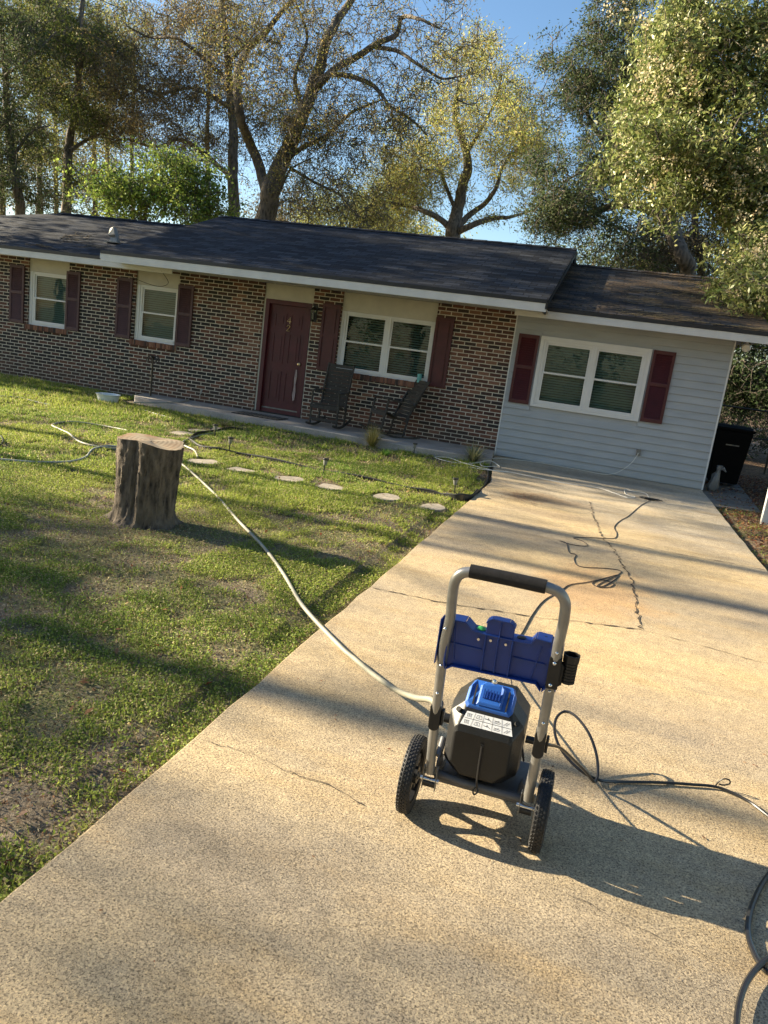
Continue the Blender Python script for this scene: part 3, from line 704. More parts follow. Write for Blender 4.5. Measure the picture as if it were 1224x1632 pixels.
# pine needles on right roof
ns = MB(); r = random.Random(9)
for k in range(2600):
    x = 1.6+2.25*r.random()**.7; y = -.5+3.3*r.random()**1.2; a = r.uniform(-.6, .6); L = r.uniform(.06, .16)
    if vnoise(np.array([x]), np.array([y*2]), 1.6, 5)[0] < .40: continue
    z = 2.585+(y+.55)*SL*.985+.008
    dx, dy = math.cos(a)*L/2, math.sin(a)*L/2
    if y-abs(dy) < -.55: continue
    w_ = .005; z0 = z-dy*SL; z1 = z+dy*SL+r.uniform(0, .02)
    ns.quad((x-dx, y-dy-w_, z0), (x+dx, y+dy-w_, z1), (x+dx, y+dy+w_, z1+w_*SL), (x-dx, y-dy+w_, z0+w_*SL))
tag(ns.build('pine_needles', MT['straw']), 'brown pine needles scattered over the right low roof', 'pine needles', kind='stuff')

# ================================================================ PRESSURE WASHER
OX, OY = 1.54, -10.97
pw = empty('pressure_washer', (OX, OY, 0), 'blue and black electric pressure washer with silver handle frame on two wheels', 'pressure washer')
def ty(z): return -.005-(z-.19)*.21           # lean of the uprights toward the street
def up(x, z): return (x, ty(z), z)
L_, R_ = -.160, .184
fp = [up(L_+.005, .185), up(L_, .5), up(L_+.002, .80)]
top = 0.972
path = [up(L_+.0, .185), up(L_-.003, .30), up(L_-.004, .5), up(L_-.003, .7), up(L_+.006, .80)]
path += cr([up(L_+.004, .865), up(L_+.006, .925), up(L_+.024, .958), up(L_+.062, top)], 5)
path += [up(.0, top), up(.06, top)]
path += cr([up(R_-.066, top), up(R_-.026, .962), up(R_-.003, .930), up(R_+.002, .87)], 5)
path += [up(R_-.0, .80), up(R_+.0, .7), up(R_, .5), up(R_-.001, .30), up(R_-.003, .185)]
fr_ = MB().tube(path, .0165, 16).build('handle_frame', MT['tube'], pw, smooth=True)
MB().tube([up(-.112, top), up(.0, top+.001), up(.118, top)], .0215, 18).build('grip', MT['foam'], pw, smooth=True)
for (x, z) in ((L_-.003, .763), (L_-.003, .627), (L_-.004, .519), (R_, .767), (R_, .630), (R_, .508)):
    MB().lathe([(.0055, 0), (.0055, .003), (.003, .006), (0, .007)], 10).build('rivet', MT['bolt'], pw, smooth=True, loc=(x, ty(z)-.0165, z)).rotation_euler = (math.radians(90), 0, 0)
# folding clamps
for x, s_ in ((L_-.004, 1), (R_, 1)):
    c = MB(); zc_ = .424
    pts = []
    for k in range(16):
        a = 2*math.pi*k/16; pts.append((x+.019*math.cos(a), zc_+(.032 if math.sin(a) > 0 else -.032)+.018*math.sin(a)))
    c.prism(pts, ty(.4)-.024, ty(.4)+.022); c.box(x+.019, x+.028, ty(.4)-.012, ty(.4)+.012, zc_-.03, zc_+.025)
    c.build('clamp', MT['blk'], pw, bevel=.003)
# blue accessory panel
yp = ty(.70)-.004
PZ = lambda L: [(x_, z_+.004+(.785-z_)*.125) for x_, z_ in L]
out = PZ([(-.150, .781), (-.107, .783), (-.080, .758), (-.040, .755), (.053, .757), (.104, .759), (.118, .785), (.163, .783), (.170, .62), (.158, .600), (.139, .624), (-.126, .615), (-.147, .598), (-.152, .62)])
pb = MB(); pb.prism(out, yp+.012, yp+.017)
# folded rim running round the panel
n = len(out)
for k in range(n):
    a, b_ = out[k], out[(k+1) % n]; dx, dz = b_[0]-a[0], b_[1]-a[1]; L = math.hypot(dx, dz); nx_, nz_ = dz/L*.004, -dx/L*.004
    pb.prism([a, b_, (b_[0]-nx_, b_[1]-nz_), (a[0]-nx_, a[1]-nz_)], yp-.004 if k < 6 else yp-.010, yp+.060)
tab = PZ([(-.040, .622), (-.040, .800), (-.034, .812), (-.023, .819), (.029, .819), (.040, .813), (.047, .803), (.050, .622)])
pb.prism(tab, yp+.004, yp+.0115)
for k in range(1, 6):
    a, b_ = tab[k], tab[k+1]; dx, dz = b_[0]-a[0], b_[1]-a[1]; L = math.hypot(dx, dz); nx_, nz_ = dz/L*.004, -dx/L*.004
    pb.prism([a, b_, (b_[0]-nx_, b_[1]-nz_), (a[0]-nx_, a[1]-nz_)], yp-.006, yp+.03)
for x0, x1 in ((-.036, -.034), (.003, .006), (.048, .050)): pb.prism(PZ([(x0-.0016, .755), (x0+.0016, .755), (x1+.0016, .624), (x1-.0016, .622)]), yp-.008, yp+.004)
pb.box(.003, .006, yp-.006, yp+.004, .755, .81)
for x0, x1 in ((-.145, -.044), (.056, .158)): pb.box(x0, x1, yp+.006, yp+.012, .708, .711)
pb.prism(PZ([(.135, .755), (.139, .755), (.122, .632), (.118, .632)]), yp+.007, yp+.012)
pb.prism(PZ([(-.142, .755), (-.138, .755), (-.125, .632), (-.129, .632)]), yp+.007, yp+.012)
# sides wrap past the uprights
pb.prism([(yp+.0, .630), (yp+.062, .632), (yp+.062, .778), (yp+.0, .782)], -.187, -.183, 'x'); pb.prism([(yp+.0, .632), (yp+.05, .632), (yp+.05, .775), (yp+.0, .775)], .198, .202, 'x')
pb.box(-.186, -.150, yp+.055, yp+.06, .634, .776); pb.box(.165, .2, yp+.046, yp+.05, .634, .774)
pb.box(-.15, .165, yp+.055, yp+.0598, .642, .755)
pnl = pb.build('storage_panel', MT['blue'], pw, bevel=.0012)
for x, z in ((-.058, .745), (-.020, .750), (.028, .748)): MB().cyl((x, yp-.001, z), 'y', .0042, .008, 10).build('screw', MT['bolt'], pnl, smooth=True)
MB().lathe([(.0, 0), (.012, 0), (.016, .004), (.012, .009), (.0, .012)], 16).build('nozzle', MT['green_knob'], pnl, smooth=True, loc=(-.058, yp+.03, .766))
MB().lathe([(.008, -.012), (.008, 0), (.014, .003), (.014, .008), (.0, .010)], 16).build('nozzle', MT['blk'], pnl, smooth=True, loc=(.070, yp+.03, .764))
MB().lathe([(.008, -.01), (.010, 0), (.010, .004), (.0, .006)], 16).build('nozzle', MT['blk'], pnl, smooth=True, loc=(.142, yp+.03, .787))
# spray gun holder with bracket
hb = MB(); yb_ = ty(.7)
hb.prism([(.166, .748), (.203, .748), (.206, .70), (.205, .647), (.168, .645)], yb_-.024, yb_+.02)
hb.prism([(.2, .735), (.215, .722), (.215, .662), (.204, .652)], yb_-.012, yb_+.012)
for x, z in ((.183, .733), (.184, .660)): pass
ho = hb.build('holder_bracket', MT['blk'], pw, bevel=.003)
for x, z in ((.183, .731), (.183, .659)): MB().lathe([(.0058, 0), (.0058, .003), (.003, .006), (0, .007)], 10).build('rivet', MT['bolt'], ho, smooth=True, loc=(x, yb_-.024, z)).rotation_euler = (math.radians(90), 0, 0)
cup = MB(); cc = (.229, yb_+.004)
def ringp(r, z, sx=1): return [(cc[0]+r*math.cos(math.pi/8+2*math.pi*k/8), cc[1]+r*math.sin(math.pi/8+2*math.pi*k/8), z) for k in range(8)]
rings = [ringp(.020, .668)]
for k in range(7): z = .672+k*.0095; rings += [ringp(.0245, z), ringp(.0245, z+.006), ringp(.0215, z+.0065), ringp(.0215, z+.0105)]
rings += [ringp(.026, .738), ringp(.027, .762), ringp(.023, .762), ringp(.020, .67)]
cup.loft(rings); cup.build('gun_holder', MT['blk'], pw)
# motor housing: chamfered sections lofted from back (street side) to front
def octs(y, hx, z0, z1, cb, ct, sk=0):
    return [(-hx+cb, y, z0), (hx-cb, y, z0), (hx, y, z0+cb), (hx, y, z1-ct), (hx-ct, y, z1), (-hx+ct, y, z1), (-hx, y, z1-ct), (-hx, y, z0+cb)]
hs = MB(); hs.loft([octs(.018, .100, .195, .352, .040, .010), octs(.026, .106, .188, .372, .042, .012), octs(.085, .135, .165, .444, .045, .055), octs(.15, .140, .155, .462, .045, .062), octs(.27, .138, .155, .455, .045, .062), octs(.33, .105, .18, .40, .04, .05)])
hs.v = [(x_*.965-.004, y_, z_) for x_, y_, z_ in hs.v]
hs_o = hs.build('motor_housing', MT['blk'], pw, bevel=.006)
# edge ribs on the housing corners
# blue vented cover
cv = MB(); cv.loft([[(-.082, .045, .402), (.078, .045, .402), (.090, .06, .418), (.092, .13, .466), (.080, .20, .478), (-.080, .20, .478), (-.092, .13, .466), (-.094, .06, .418)],
                    [(-.074, .048, .418), (.070, .048, .418), (.080, .065, .436), (.080, .13, .485), (.070, .19, .492), (-.070, .19, .492), (-.080, .13, .485), (-.082, .065, .436)]])
cv.v = [(x_*.93-.004, .066+(y_-.045)*.72, .4205+(z_-.402)*.74) for x_, y_, z_ in cv.v]
cvo = cv.build('top_cover', MT['blue_cap'], pw, bevel=.003)
c2 = MB(); c2.loft([[(-.050, .050, .426), (.046, .050, .426), (.050, .14, .489), (.036, .17, .496), (-.036, .17, .496), (-.050, .14, .489)], [(-.042, .056, .441), (.038, .056, .441), (.040, .13, .497), (.030, .155, .502), (-.030, .155, .502), (-.040, .13, .497)]])
c2.v = [(x_*.93-.004, .066+(y_-.045)*.72, .4205+(z_-.402)*.74) for x_, y_, z_ in c2.v]
c2.build('cover_ridge', MT['blue_cap'], cvo, bevel=.002)
ve = MB()
for k in range(6):
    x = -.031+k*.0115; ve.prism([(.072, .4555), (.110, .4840), (.110, .4890), (.072, .4605)], x, x+.005, 'x')
ve.v = [(x_*.93-.004, .066+(y_-.045)*.72, .4205+(z_-.402)*.74) for x_, y_, z_ in ve.v]
ve.build('vent_slots', MT['blue'], cvo)
for s_ in (-1, 1):
    q = MB(); q.prism([(.050, .424), (.062, .440), (.135, .490), (.135, .484), (.062, .432)], s_*.062-.003, s_*.062+.003, 'x'); q.v = [(x_*.93-.004, .066+(y_-.045)*.72, .4205+(z_-.402)*.74) for x_, y_, z_ in q.v]; q.build('cover_seam', MT['dark'], cvo)
MB().lathe([(.010, -.006), (.010, .006), (.007, .012), (.0, .014)], 8).build('brass_fitting', MT['bolt'], pw, smooth=True, loc=(-.007, .155, .494))
# housing slits
for x, z, y in ((-.104, .410, .060), (.100, .410, .060)): MB().cyl((x, y, z), (0.5*(1 if x > 0 else -1), -1, 1.0), .009, .010, 12).build('screw_recess', MT['dark'], hs_o)
MB().box(-.006, .006, .010, .022, .318, .326).build('cord_hook', MT['blk'], hs_o)
# pull of thin cord hanging down the back
MB().tube(cr([(0.0, .010, .322), (.001, .006, .26), (.003, .008, .20), (.006, .02, .160)]), .004, 8).build('cable_tail', MT['hose_black'], pw, smooth=True)
MB().tube(cr([(.006, .02, .165), (-.004, .014, .150), (.002, .010, .138), (.012, .016, .148), (.008, .02, .160)]), .003, 6).build('cable_knot', MT['hose_black'], pw, smooth=True)
# instruction label on slanted face: face runs from (y=.026,z=.372) to (y=.085,z=.444)
def sl(u, v):     # u across in metres, v 0..1 up the slope
    y0, z0, y1, z1 = .0262, .3722, .0848, .4438
    nrm = Vector((0, -(z1-z0), (y1-y0))).normalized()*.0014
    return (u, y0+(y1-y0)*v+nrm.y, z0+(z1-z0)*v+nrm.z)
lb = MB(); v0, v1 = .04, .56
lb.quad(sl(-.088, v0), sl(.093, v0), sl(.078, v1), sl(-.074, v1))
lab = lb.build('label', MT['label_white'], hs_o)
ik = MB()
def off(p, k=.0006): return (p[0], p[1]-.6*k-.0002, p[2]+.6*k)
def seg2(a, b, w_=.0011):
    A, B = Vector(off(sl(*a))), Vector(off(sl(*b))); dd_ = (B-A).normalized(); nn = Vector((0, -.77, .63)); s_ = dd_.cross(nn)*w_/2
    ik.quad(A-s_, B-s_, B+s_, A+s_)
def wat(v): t = (v-v0)/(v1-v0); return -.088+.014*t, .093-.015*t
for k in range(1, 5):
    a0, b0 = wat(v0); a1, b1 = wat(v1); seg2((a0+(b0-a0)*k/5, v0+.01), (a1+(b1-a1)*k/5, v1-.01), .0012)
vm = (v0+v1)/2; a0, b0 = wat(vm); seg2((a0+.002, vm), (b0-.002, vm), .0012)
r = random.Random(3)
for row in range(2):
    for k in range(5):
        va = v0+.05+row*(v1-v0)/2; vb_ = va+.16; a0, b0 = wat((va+vb_)/2); cw = (b0-a0)/5; xc = a0+cw*(k+.5)
        kind_ = (row*5+k) % 5
        if kind_ == 0: [seg2((xc-.008+j*.006, va), (xc-.008+j*.006, va+.12), .0016) for j in range(3)]; seg2((xc-.012, va+.13), (xc+.008, va+.13), .001)
        elif kind_ == 1: seg2((xc-.010, va+.02), (xc+.010, va+.02)); seg2((xc-.010, va+.02), (xc-.006, va+.14)); seg2((xc-.006, va+.14), (xc+.008, va+.14)); seg2((xc+.008, va+.14), (xc+.010, va+.02)); seg2((xc, va+.05), (xc, va+.11), .002)
        elif kind_ == 2: seg2((xc-.012, va+.08), (xc+.004, va+.08), .0018); seg2((xc, va+.14), (xc, va+.05), .0018); seg2((xc+.004, va+.08), (xc+.012, va+.02), .0014)
        elif kind_ == 3: seg2((xc-.010, va+.10), (xc+.012, va+.06), .0014); seg2((xc-.010, va+.05), (xc+.006, va+.12), .0012); seg2((xc-.012, va+.02), (xc+.010, va+.02))
        else: seg2((xc-.010, va+.01), (xc+.002, va+.14), .0014); seg2((xc-.002, va+.01), (xc+.010, va+.14), .0014)
ik.build('pictograms', MT['ink'], lab)
# base: rear cross tube, side plates, tray, front foot
bs = MB(); bs.tube([(-.150, .06, .150), (-.05, .055, .145), (.16, .055, .145)], .016, 14)
bs.box(-.150, .165, .06, .33, .118, .135)
bs.tube([(-.145, .06, .15), (-.145, .2, .125), (-.13, .32, .09)], .014, 12); bs.tube([(.155, .06, .15), (.155, .2, .125), (.145, .32, .09)], .014, 12)
bs.tube([(-.13, .32, .09), (-.13, .33, .03)], .014, 12); bs.tube([(.145, .32, .09), (.145, .33, .03)], .014, 12)
bs.prism([(.03, .135), (.16, .135), (.16, .17), (.08, .225), (.03, .215)], -.1475, -.143, 'x'); bs.prism([(.03, .135), (.16, .135), (.16, .17), (.08, .225), (.03, .215)], .158, .1625, 'x')
bs.tube([(-.15, .07, .21), (-.15, .13, .25)], .012, 10)
bo = bs.build('base_frame', MT['base'], pw, smooth=True)
for x in (-.13, .145): MB().lathe([(.022, 0), (.022, .02), (.016, .034), (.0, .034)], 14).build('rubber_foot', MT['rubber'], bo, smooth=True, loc=(x, .33, 0))
# fork brackets with pins below each upright
for x in (-.157, .181):
    k_ = MB(); k_.box(x-.024, x-.0215, -.014, .014, .120, .205); k_.box(x+.0215, x+.024, -.014, .014, .120, .205); k_.box(x-.0215, x+.0215, .0115, .014, .165, .200)
    ko = k_.build('fork_bracket', MT['galv'], pw)
    MB().cyl((x, -.004, .156), 'x', .0075, .066, 12).build('pin', MT['bolt'], ko, smooth=True)
    MB().cyl((x, .0, .143), 'x', .016, .040, 14).build('spacer', MT['blk'], ko, smooth=True)
# wheels
WR = .135
def wheel(x, side):
    cx_, cy_, cz_ = x, .035, WR; w2 = .0235
    t = MB(); n = 48; prof = [(.098, -w2*.8), (.118, -w2), (.131, -w2*.86), (.135, -w2*.45), (.135, w2*.45), (.131, w2*.86), (.118, w2), (.098, w2*.8)]
    ringsT = []
    for k in range(n+1):
        a = 2*math.pi*k/n; ringsT.append([(u, r_*math.cos(a), r_*math.sin(a)) for r_, u in prof])
    t.loft(ringsT, cap=False)
    # tread: staggered diamond blocks
    nb_ = 54
    for row, u0 in enumerate((-.017, -.0085, 0, .0085, .017)):
        for k in range(nb_):
            a = 2*math.pi*(k+.5*(row % 2))/nb_; da = 2*math.pi/nb_*.46; R0 = .133 if abs(u0) < .01 else .130; R1 = R0+.0048; hw = .0042
            q = lambda aa, rr, uu: (uu, rr*math.cos(aa), rr*math.sin(aa))
            base = [q(a-da, R0, u0), q(a, R0, u0-hw), q(a+da, R0, u0), q(a, R0, u0+hw)]
            tp = [q(a-da*.75, R1, u0), q(a, R1, u0-hw*.75), q(a+da*.75, R1, u0), q(a, R1, u0+hw*.75)]
            i = len(t.v); t.v += base+tp
            t.f += [(i+4, i+5, i+6, i+7)]+[(i+j, i+(j+1) % 4, i+4+(j+1) % 4, i+4+j) for j in range(4)]
    wo = t.build('wheel', MT['rubber'], pw, loc=(cx_, cy_, cz_))
    rm = MB()
    R = lambda r_, a, u: (u, r_*math.cos(a), r_*math.sin(a))
    for (ra, rb, ua) in ((.092, .101, .016), (.018, .030, .022)):
        pr = [(ra, -ua), (rb, -ua), (rb, ua), (ra, ua)]; rm.loft([[R(r_, 2*math.pi*k/36, u) for r_, u in pr] for k in range(37)], cap=False)
    for k in range(5):
        a = 2*math.pi*k/5+.3
        for sgn in (1,):
            wA, wB = .52, .20
            rm.loft([[R(.024, a-wA, -.010), R(.024, a+wA, -.010), R(.024, a+wA, .010), R(.024, a-wA, .010)], [R(.06, a-wB*.9, -.008), R(.06, a+wB*.9, -.008), R(.06, a+wB*.9, .008), R(.06, a-wB*.9, .008)], [R(.095, a-wB, -.010), R(.095, a+wB, -.010), R(.095, a+wB, .010), R(.095, a-wB, .010)]])
    rm.build('rim', MT['blk'], wo)
    MB().cyl((0, 0, 0), 'x', .012, .056, 14).build('hub_cap', MT['galv'], wo, smooth=True)
    return wo
wheel(-.228, -1); wheel(.232, 1)
for xa, xb in ((-.235, -.140), (.160, .240)): MB().tube([(xa, .035, WR), (xb, .035, WR)], .007, 10).build('axle', MT['galv'], pw)
# outlets
fi = MB(); fi.cyl((.150, .13, .330), 'x', .013, .03, 12); fi.cyl((.172, .13, .330), 'x', .009, .03, 12); fi.build('pump_outlet', MT['blk'], pw, smooth=True)
fi = MB(); fi.cyl((-.148, .13, .330), 'x', .017, .03, 12); fi.build('water_inlet', MT['blk'], pw, smooth=True)

# ================================================================ HOSES AND CORDS
def hose(name, pts, r, m, label, cat='hose', seg=8, n=8, group=None):
    o = MB().tube(cr(pts, n), r, seg).build(name, m, smooth=True); tag(o, label, cat, group); return o
def gl(L, r=.0125):
    o = []
    for x, y in L:
        z = GZ
        for _ in range(3): p = gz(x, y, z); z = float(ground_h(np.array([p[0]]), np.array([p[1]]))[0])+r+.016
        o.append((p[0], p[1], z))
    return o
def gp(L, z): return [tuple(gz(x, y, z)) for x, y in L]
# black high pressure hose with the standing loop
out0 = (OX+.187, OY+.13, .330)
loop = [out0, (OX+.215, OY+.14, .325), tuple(gz(893, 1192, .27)), tuple(gz(915, 1212, .17)), tuple(gz(935, 1232, .08)), tuple(gz(947, 1246, .03))]
lp2 = [tuple(gz(953, 1232, .05)), tuple(gz(950, 1200, .09)), tuple(gz(938, 1168, .14)), tuple(gz(918, 1142, .17)), tuple(gz(900, 1134, .17)), tuple(gz(886, 1146, .15)), tuple(gz(885, 1172, .11)), tuple(gz(898, 1200, .075)), tuple(gz(925, 1228, .045)), tuple(gz(955, 1243, .025))]
tail = gp([(985, 1246), (1050, 1247), (1100, 1250), (1145, 1255), (1190, 1275), (1224, 1300), (1290, 1350), (1330, 1420), (1320, 1500)], .010)
hose('high_pressure_hose', loop+lp2+tail, .0062, MT['hose_black'], 'thin shiny black high-pressure hose leaving the washer in a small standing loop', 'hose')
# sleeve over the hose end
# tie strap on hose
st = MB(); c = gz(1145, 1253, .01)
st.tube(cr([(c[0]-.01, c[1]+.01, .0), (c[0]-.004, c[1], .028), (c[0]+.012, c[1]-.004, .050), (c[0]+.035, c[1]+.002, .048), (c[0]+.04, c[1]+.008, .030), (c[0]+.02, c[1]+.006, .018), (c[0]+.0, c[1]+.004, .018)]), .0032, 6)
tag(st.build('hose_strap', MT['blk'], smooth=True), 'small black strap looped round the black hose at the right', 'strap')
hose('wand_hose', gp([(1330, 1330), (1260, 1360), (1222, 1398), (1200, 1440), (1192, 1480), (1200, 1515), (1222, 1548), (1270, 1575)], .012)+gp([(1300, 1545), (1262, 1520), (1225, 1528), (1196, 1556), (1180, 1592), (1174, 1640), (1180, 1720)], .026), .0088, MT['hose_black'], 'thick black hose coiled at the bottom right corner of the driveway', 'hose')
# garden hose feeding the washer
hh = gp([(330, 1740)], .012)
seq = [(202, 686), (240, 690), (262, 702), (284, 728), (300, 745), (340, 785), (378, 828), (420, 872), (452, 915), (482, 965), (510, 1000), (548, 1035), (590, 1070)]
gh = gl([(84, 677), (95, 684), (110, 691), (125, 703), (151, 711), (190, 716), (230, 722), (265, 728), (290, 740)])+gl(seq[5:10])+[tuple(gz(540, 1028, .016)), tuple(gz(565, 1050, .035)), tuple(gz(596, 1076, .09)), tuple(gz(630, 1099, .17)), tuple(gz(662, 1112, .25)), tuple(gz(690, 1117, .31)), (OX-.155, OY+.13, .330)]
hose('garden_hose', gl([(202, 686), (160, 678), (113, 672)])+gh, .0125, MT['hose_tan'], 'pale grey-green garden hose running from behind the stump to the washer', 'hose', 10)
hose('garden_hose', gl([(-60, 728), (0, 732), (45, 736), (79, 737), (115, 735), (137, 728), (148, 716), (170, 711), (200, 713)]), .0125, MT['hose_grey'], 'dark grey garden hose snaking across the left lawn to the stump', 'hose', 10)
hose('garden_hose', gl([(196, 637), (215, 648), (240, 657), (262, 663), (275, 667)]), .012, MT['hose_black'], 'short black hose lying on the grass beside the white basin', 'hose')
hose('garden_hose', gp([(213, 641), (240, 642), (275, 641), (297, 638), (312, 629)], .10)+[(-5.93, -.03, .22), (-5.90, -.02, .33)], .011, MT['hose_grey'], 'grey hose lying on the slab and climbing the brick wall', 'hose')
hose('garden_hose', gl([(0, 631), (30, 634), (62, 642), (80, 645)]), .010, MT['hose_grey'], 'thin hose in the shaded grass near the left brick wall', 'hose')
hose('garden_hose', gl([(-25, 690), (-8, 692), (2, 696), (5, 704), (-2, 710), (-20, 708)]), .011, MT['hose_black'], 'black hose loop at the left edge of the lawn', 'hose')
hose('garden_hose', gl([(315, 728), (310, 718), (298, 712), (290, 708), (293, 703), (300, 700), (318, 694), (340, 690), (356, 686)]), .011, MT['hose_tan'], 'hose curl along the rounded end of the bed edging', 'hose')
# power cord
cordp = [(OX+.07, OY+.25, .40), tuple(gz(822, 1085, .22))]
cp = [(812, 1060), (818, 1030), (833, 1007), (850, 977), (868, 956), (893, 942), (908, 932), (935, 928), (962, 922), (985, 916), (978, 925), (958, 935), (944, 930), (958, 924), (978, 930), (970, 936), (952, 933), (990, 912), (968, 906), (925, 903), (915, 892), (918, 884), (907, 880), (903, 866), (892, 862), (912, 868), (936, 870), (928, 862), (914, 857), (948, 857), (978, 858), (983, 850), (979, 840), (988, 830), (1002, 822), (1022, 805), (1038, 797)]
hose('power_cord', [(OX+.10, OY+.2, .36), (OX+.135, OY+.24, .2)]+gp(cp, .004), .0034, MT['cord'], 'thin black power cord meandering up the driveway from washer to plug', 'cord', 6, 5)
pl = MB(); c = gz(1038, 796, .015); pl.box(-.05, .05, -.02, .02, -.012, .02); pl.cyl((.06, 0, .004), 'x', .012, .05, 10); pl.cyl((-.07, .0, .004), 'x', .015, .05, 10); pl.tube(cr([(-.09, 0, 0), (-.16, .05, 0), (-.10, .12, 0), (-.02, .07, .01)]), .007, 6); pl.tube(cr([(.08, 0, 0), (.15, .03, 0), (.11, .10, 0), (.02, .06, .01)]), .007, 6)
tag(pl.build('cord_plug', MT['blk'], loc=tuple(c), bevel=.004), 'black inline plug where the white and black cords join', 'plug')
hose('extension_cord', gp([(1035, 794), (1028, 786), (1010, 783), (996, 780), (998, 788), (1012, 792), (1000, 793), (980, 786), (955, 778), (920, 773), (890, 768), (850, 760), (810, 752), (788, 750), (770, 748), (745, 744), (720, 742)], .004), .0055, MT['cord_white'], 'white extension cord crossing the driveway below the wall', 'cord', 6, 5)
oc = [(2.39, -.065, .44), (2.37, -.10, .38), (2.28, -.12, .22), (2.10, -.14, .06), (1.9, -.16, .006), (1.5, -.10, .006), (1.0, -.06, .006), (.6, -.10, .006), (.25, -.30, .006), (.1, -.9, .05), (.0, -1.5, .03), (.1, -1.9, .03), (.25, -1.7, .03), (.3, -1.45, .006), (.12, -1.35, .06), (-.1, -1.7, .02), (-.4, -1.9, .01), (-.7, -1.75, .02), (-.5, -1.6, .03), (-.2, -1.85, .02), (.3, -2.0, .006), (.5, -1.9, .006)]
hose('extension_cord', oc, .0055, MT['cord_white'], 'white cord plugged into the wall outlet, running along the siding foot', 'cord', 6, 5)

# ================================================================ STUMP
sx, sy = -1.64, -8.2
stp = empty('tree_stump', (sx, sy, GZ), 'tall barked tree stump with sawn top standing on the lawn', 'tree stump')
def stump_r(a, z):
    # two fused stems: main at left, smaller bulging at right
    base = .212+.012*math.cos(2*a)+.010*math.sin(5*a+1)+.006*math.cos(9*a)+.038*(z/.69)
    groove = -.030*math.exp(-((a-4.77)/.13)**2)-.022*math.exp(-((a-5.75)/.10)**2)*(z/.69)
    fl_ = .075*math.exp(-z/.045)*(1+.9*math.cos(5*a+2.2))+.02*math.exp(-z/.14)
    return base+groove+fl_
b = MB(); ns_, nz_ = 96, 40; rgs = []; r = random.Random(5)
jit = [[r.uniform(-.0045, .0045) for _ in range(ns_)] for _ in range(nz_)]
for j in range(nz_):
    t = j/(nz_-1); ring = []
    for k in range(ns_):
        a = 2*math.pi*k/ns_; H = .685-.035*max(0, math.cos(a+.25))**4+.008*math.sin(3*a)
        z = t*H; rr = stump_r(a, z)+jit[j][k]+.004*math.sin(19*a+3*math.sin(z*6))+.003*math.sin(31*a+5*math.sin(z*9+1))
        ring.append((rr*math.cos(a)+.03*z, rr*math.sin(a)*.92, z))
    rgs.append(ring)
b.loft(rgs, cap=False); b.build('trunk', MT['stump_bark'], stp, smooth=True)
tp = MB(); last = rgs[-1]; cxm = sum(p[0] for p in last)/ns_; cym = sum(p[1] for p in last)/ns_
inner = [[(cxm+(p[0]-cxm)*f_, cym+(p[1]-cym)*f_, p[2]*f_**.6+.672*(1-f_**.6)) for p in last] for f_ in (.995, .93, .6, .3, .02)]
tp.loft(inner, cap=False); tp.build('sawn_top', MT['cut'], stp)

# ================================================================ BED EDGING, STONES, SOLAR LIGHTS
ed = [(.16, -1.42), (.19, -1.9), (.36, -3.1), (.40, -4.0), (.40, -4.5), (.30, -4.74), (.02, -4.68), (-.38, -4.62), (-1.14, -4.56), (-1.92, -4.51), (-2.71, -4.38), (-3.12, -4.42), (-3.47, -4.31), (-3.78, -3.94), (-3.98, -3.33), (-4.02, -2.6), (-3.9, -2.1), (-3.6, -1.8), (-3.2, -1.6)]
P = cr(ed, 6); b = MB(); rgs = []
for i, p in enumerate(P):
    q = P[min(i+1, len(P)-1)]-P[max(i-1, 0)]; q = q/np.linalg.norm(q); nx_, ny_ = -q[1]*.006, q[0]*.006; hgt = .035+.012*math.sin(i*.7)
    if p[0] > .1 and p[1] < -4.2: hgt += .03
    z0 = -.06; rgs.append([(p[0]-nx_, p[1]-ny_, z0), (p[0]+nx_, p[1]+ny_, z0), (p[0]+nx_, p[1]+ny_, z0+hgt+.03), (p[0]-nx_, p[1]-ny_, z0+hgt+.03)])
b.loft(rgs); 
b.tube([(p[0], p[1], r_[2][2]) for p, r_ in zip(P, rgs)], .010, 8)
tag(b.build('bed_edging', MT['edging'], smooth=True), 'black plastic landscape edging curving round the bed beside the porch', 'garden edging')
STN = []
def stone(x, y, rx, ry, seed, label):
    r = random.Random(seed); n = 8; pts = []
    for k in range(n):
        a = 2*math.pi*k/n; f_ = r.uniform(.70, 1.22); pts.append((rx*f_*math.cos(a), ry*f_*math.sin(a)))
    o = MB().prism(pts, .008, -.05, 'z').build('stepping_stone', MT['stone'], bevel=.005, loc=(x, y, float(ground_h(np.array([x]), np.array([y]))[0])+.006)); STN.append((x, y, rx, ry))
    o.rotation_euler = (0, 0, r.uniform(-.2, .2))
    tag(o, label, 'stepping stone', 'flat stepping stones across the lawn')
stn = [((290, 687), 'stepping stone at the far left, behind the stump top'), ((316, 683), 'pale flat stone nearest the porch slab, behind the solar light'), ((352, 682), 'flat stone half in grass beside the solar light nearest the door'),
       ((322, 734), 'stepping stone right beside the tree stump, under the garden hose'), ((383, 748), 'small narrow stepping stone, second right of the stump'), ((461, 762), 'angular stepping stone in the middle of the row, third right of the stump'),
       ((526, 775), 'stepping stone fourth right of the stump, below the middle solar light'), ((614, 791), 'stepping stone second from the driveway edge'), ((692, 806), 'stepping stone closest to the driveway, rightmost of the row')]
for k, ((px, py), lab_) in enumerate(stn):
    p = gz(px, py, -.01); stone(p[0], p[1], .175 if k > 2 else .19, .21 if k != 4 else .15, 20+k, lab_)
so_l = None
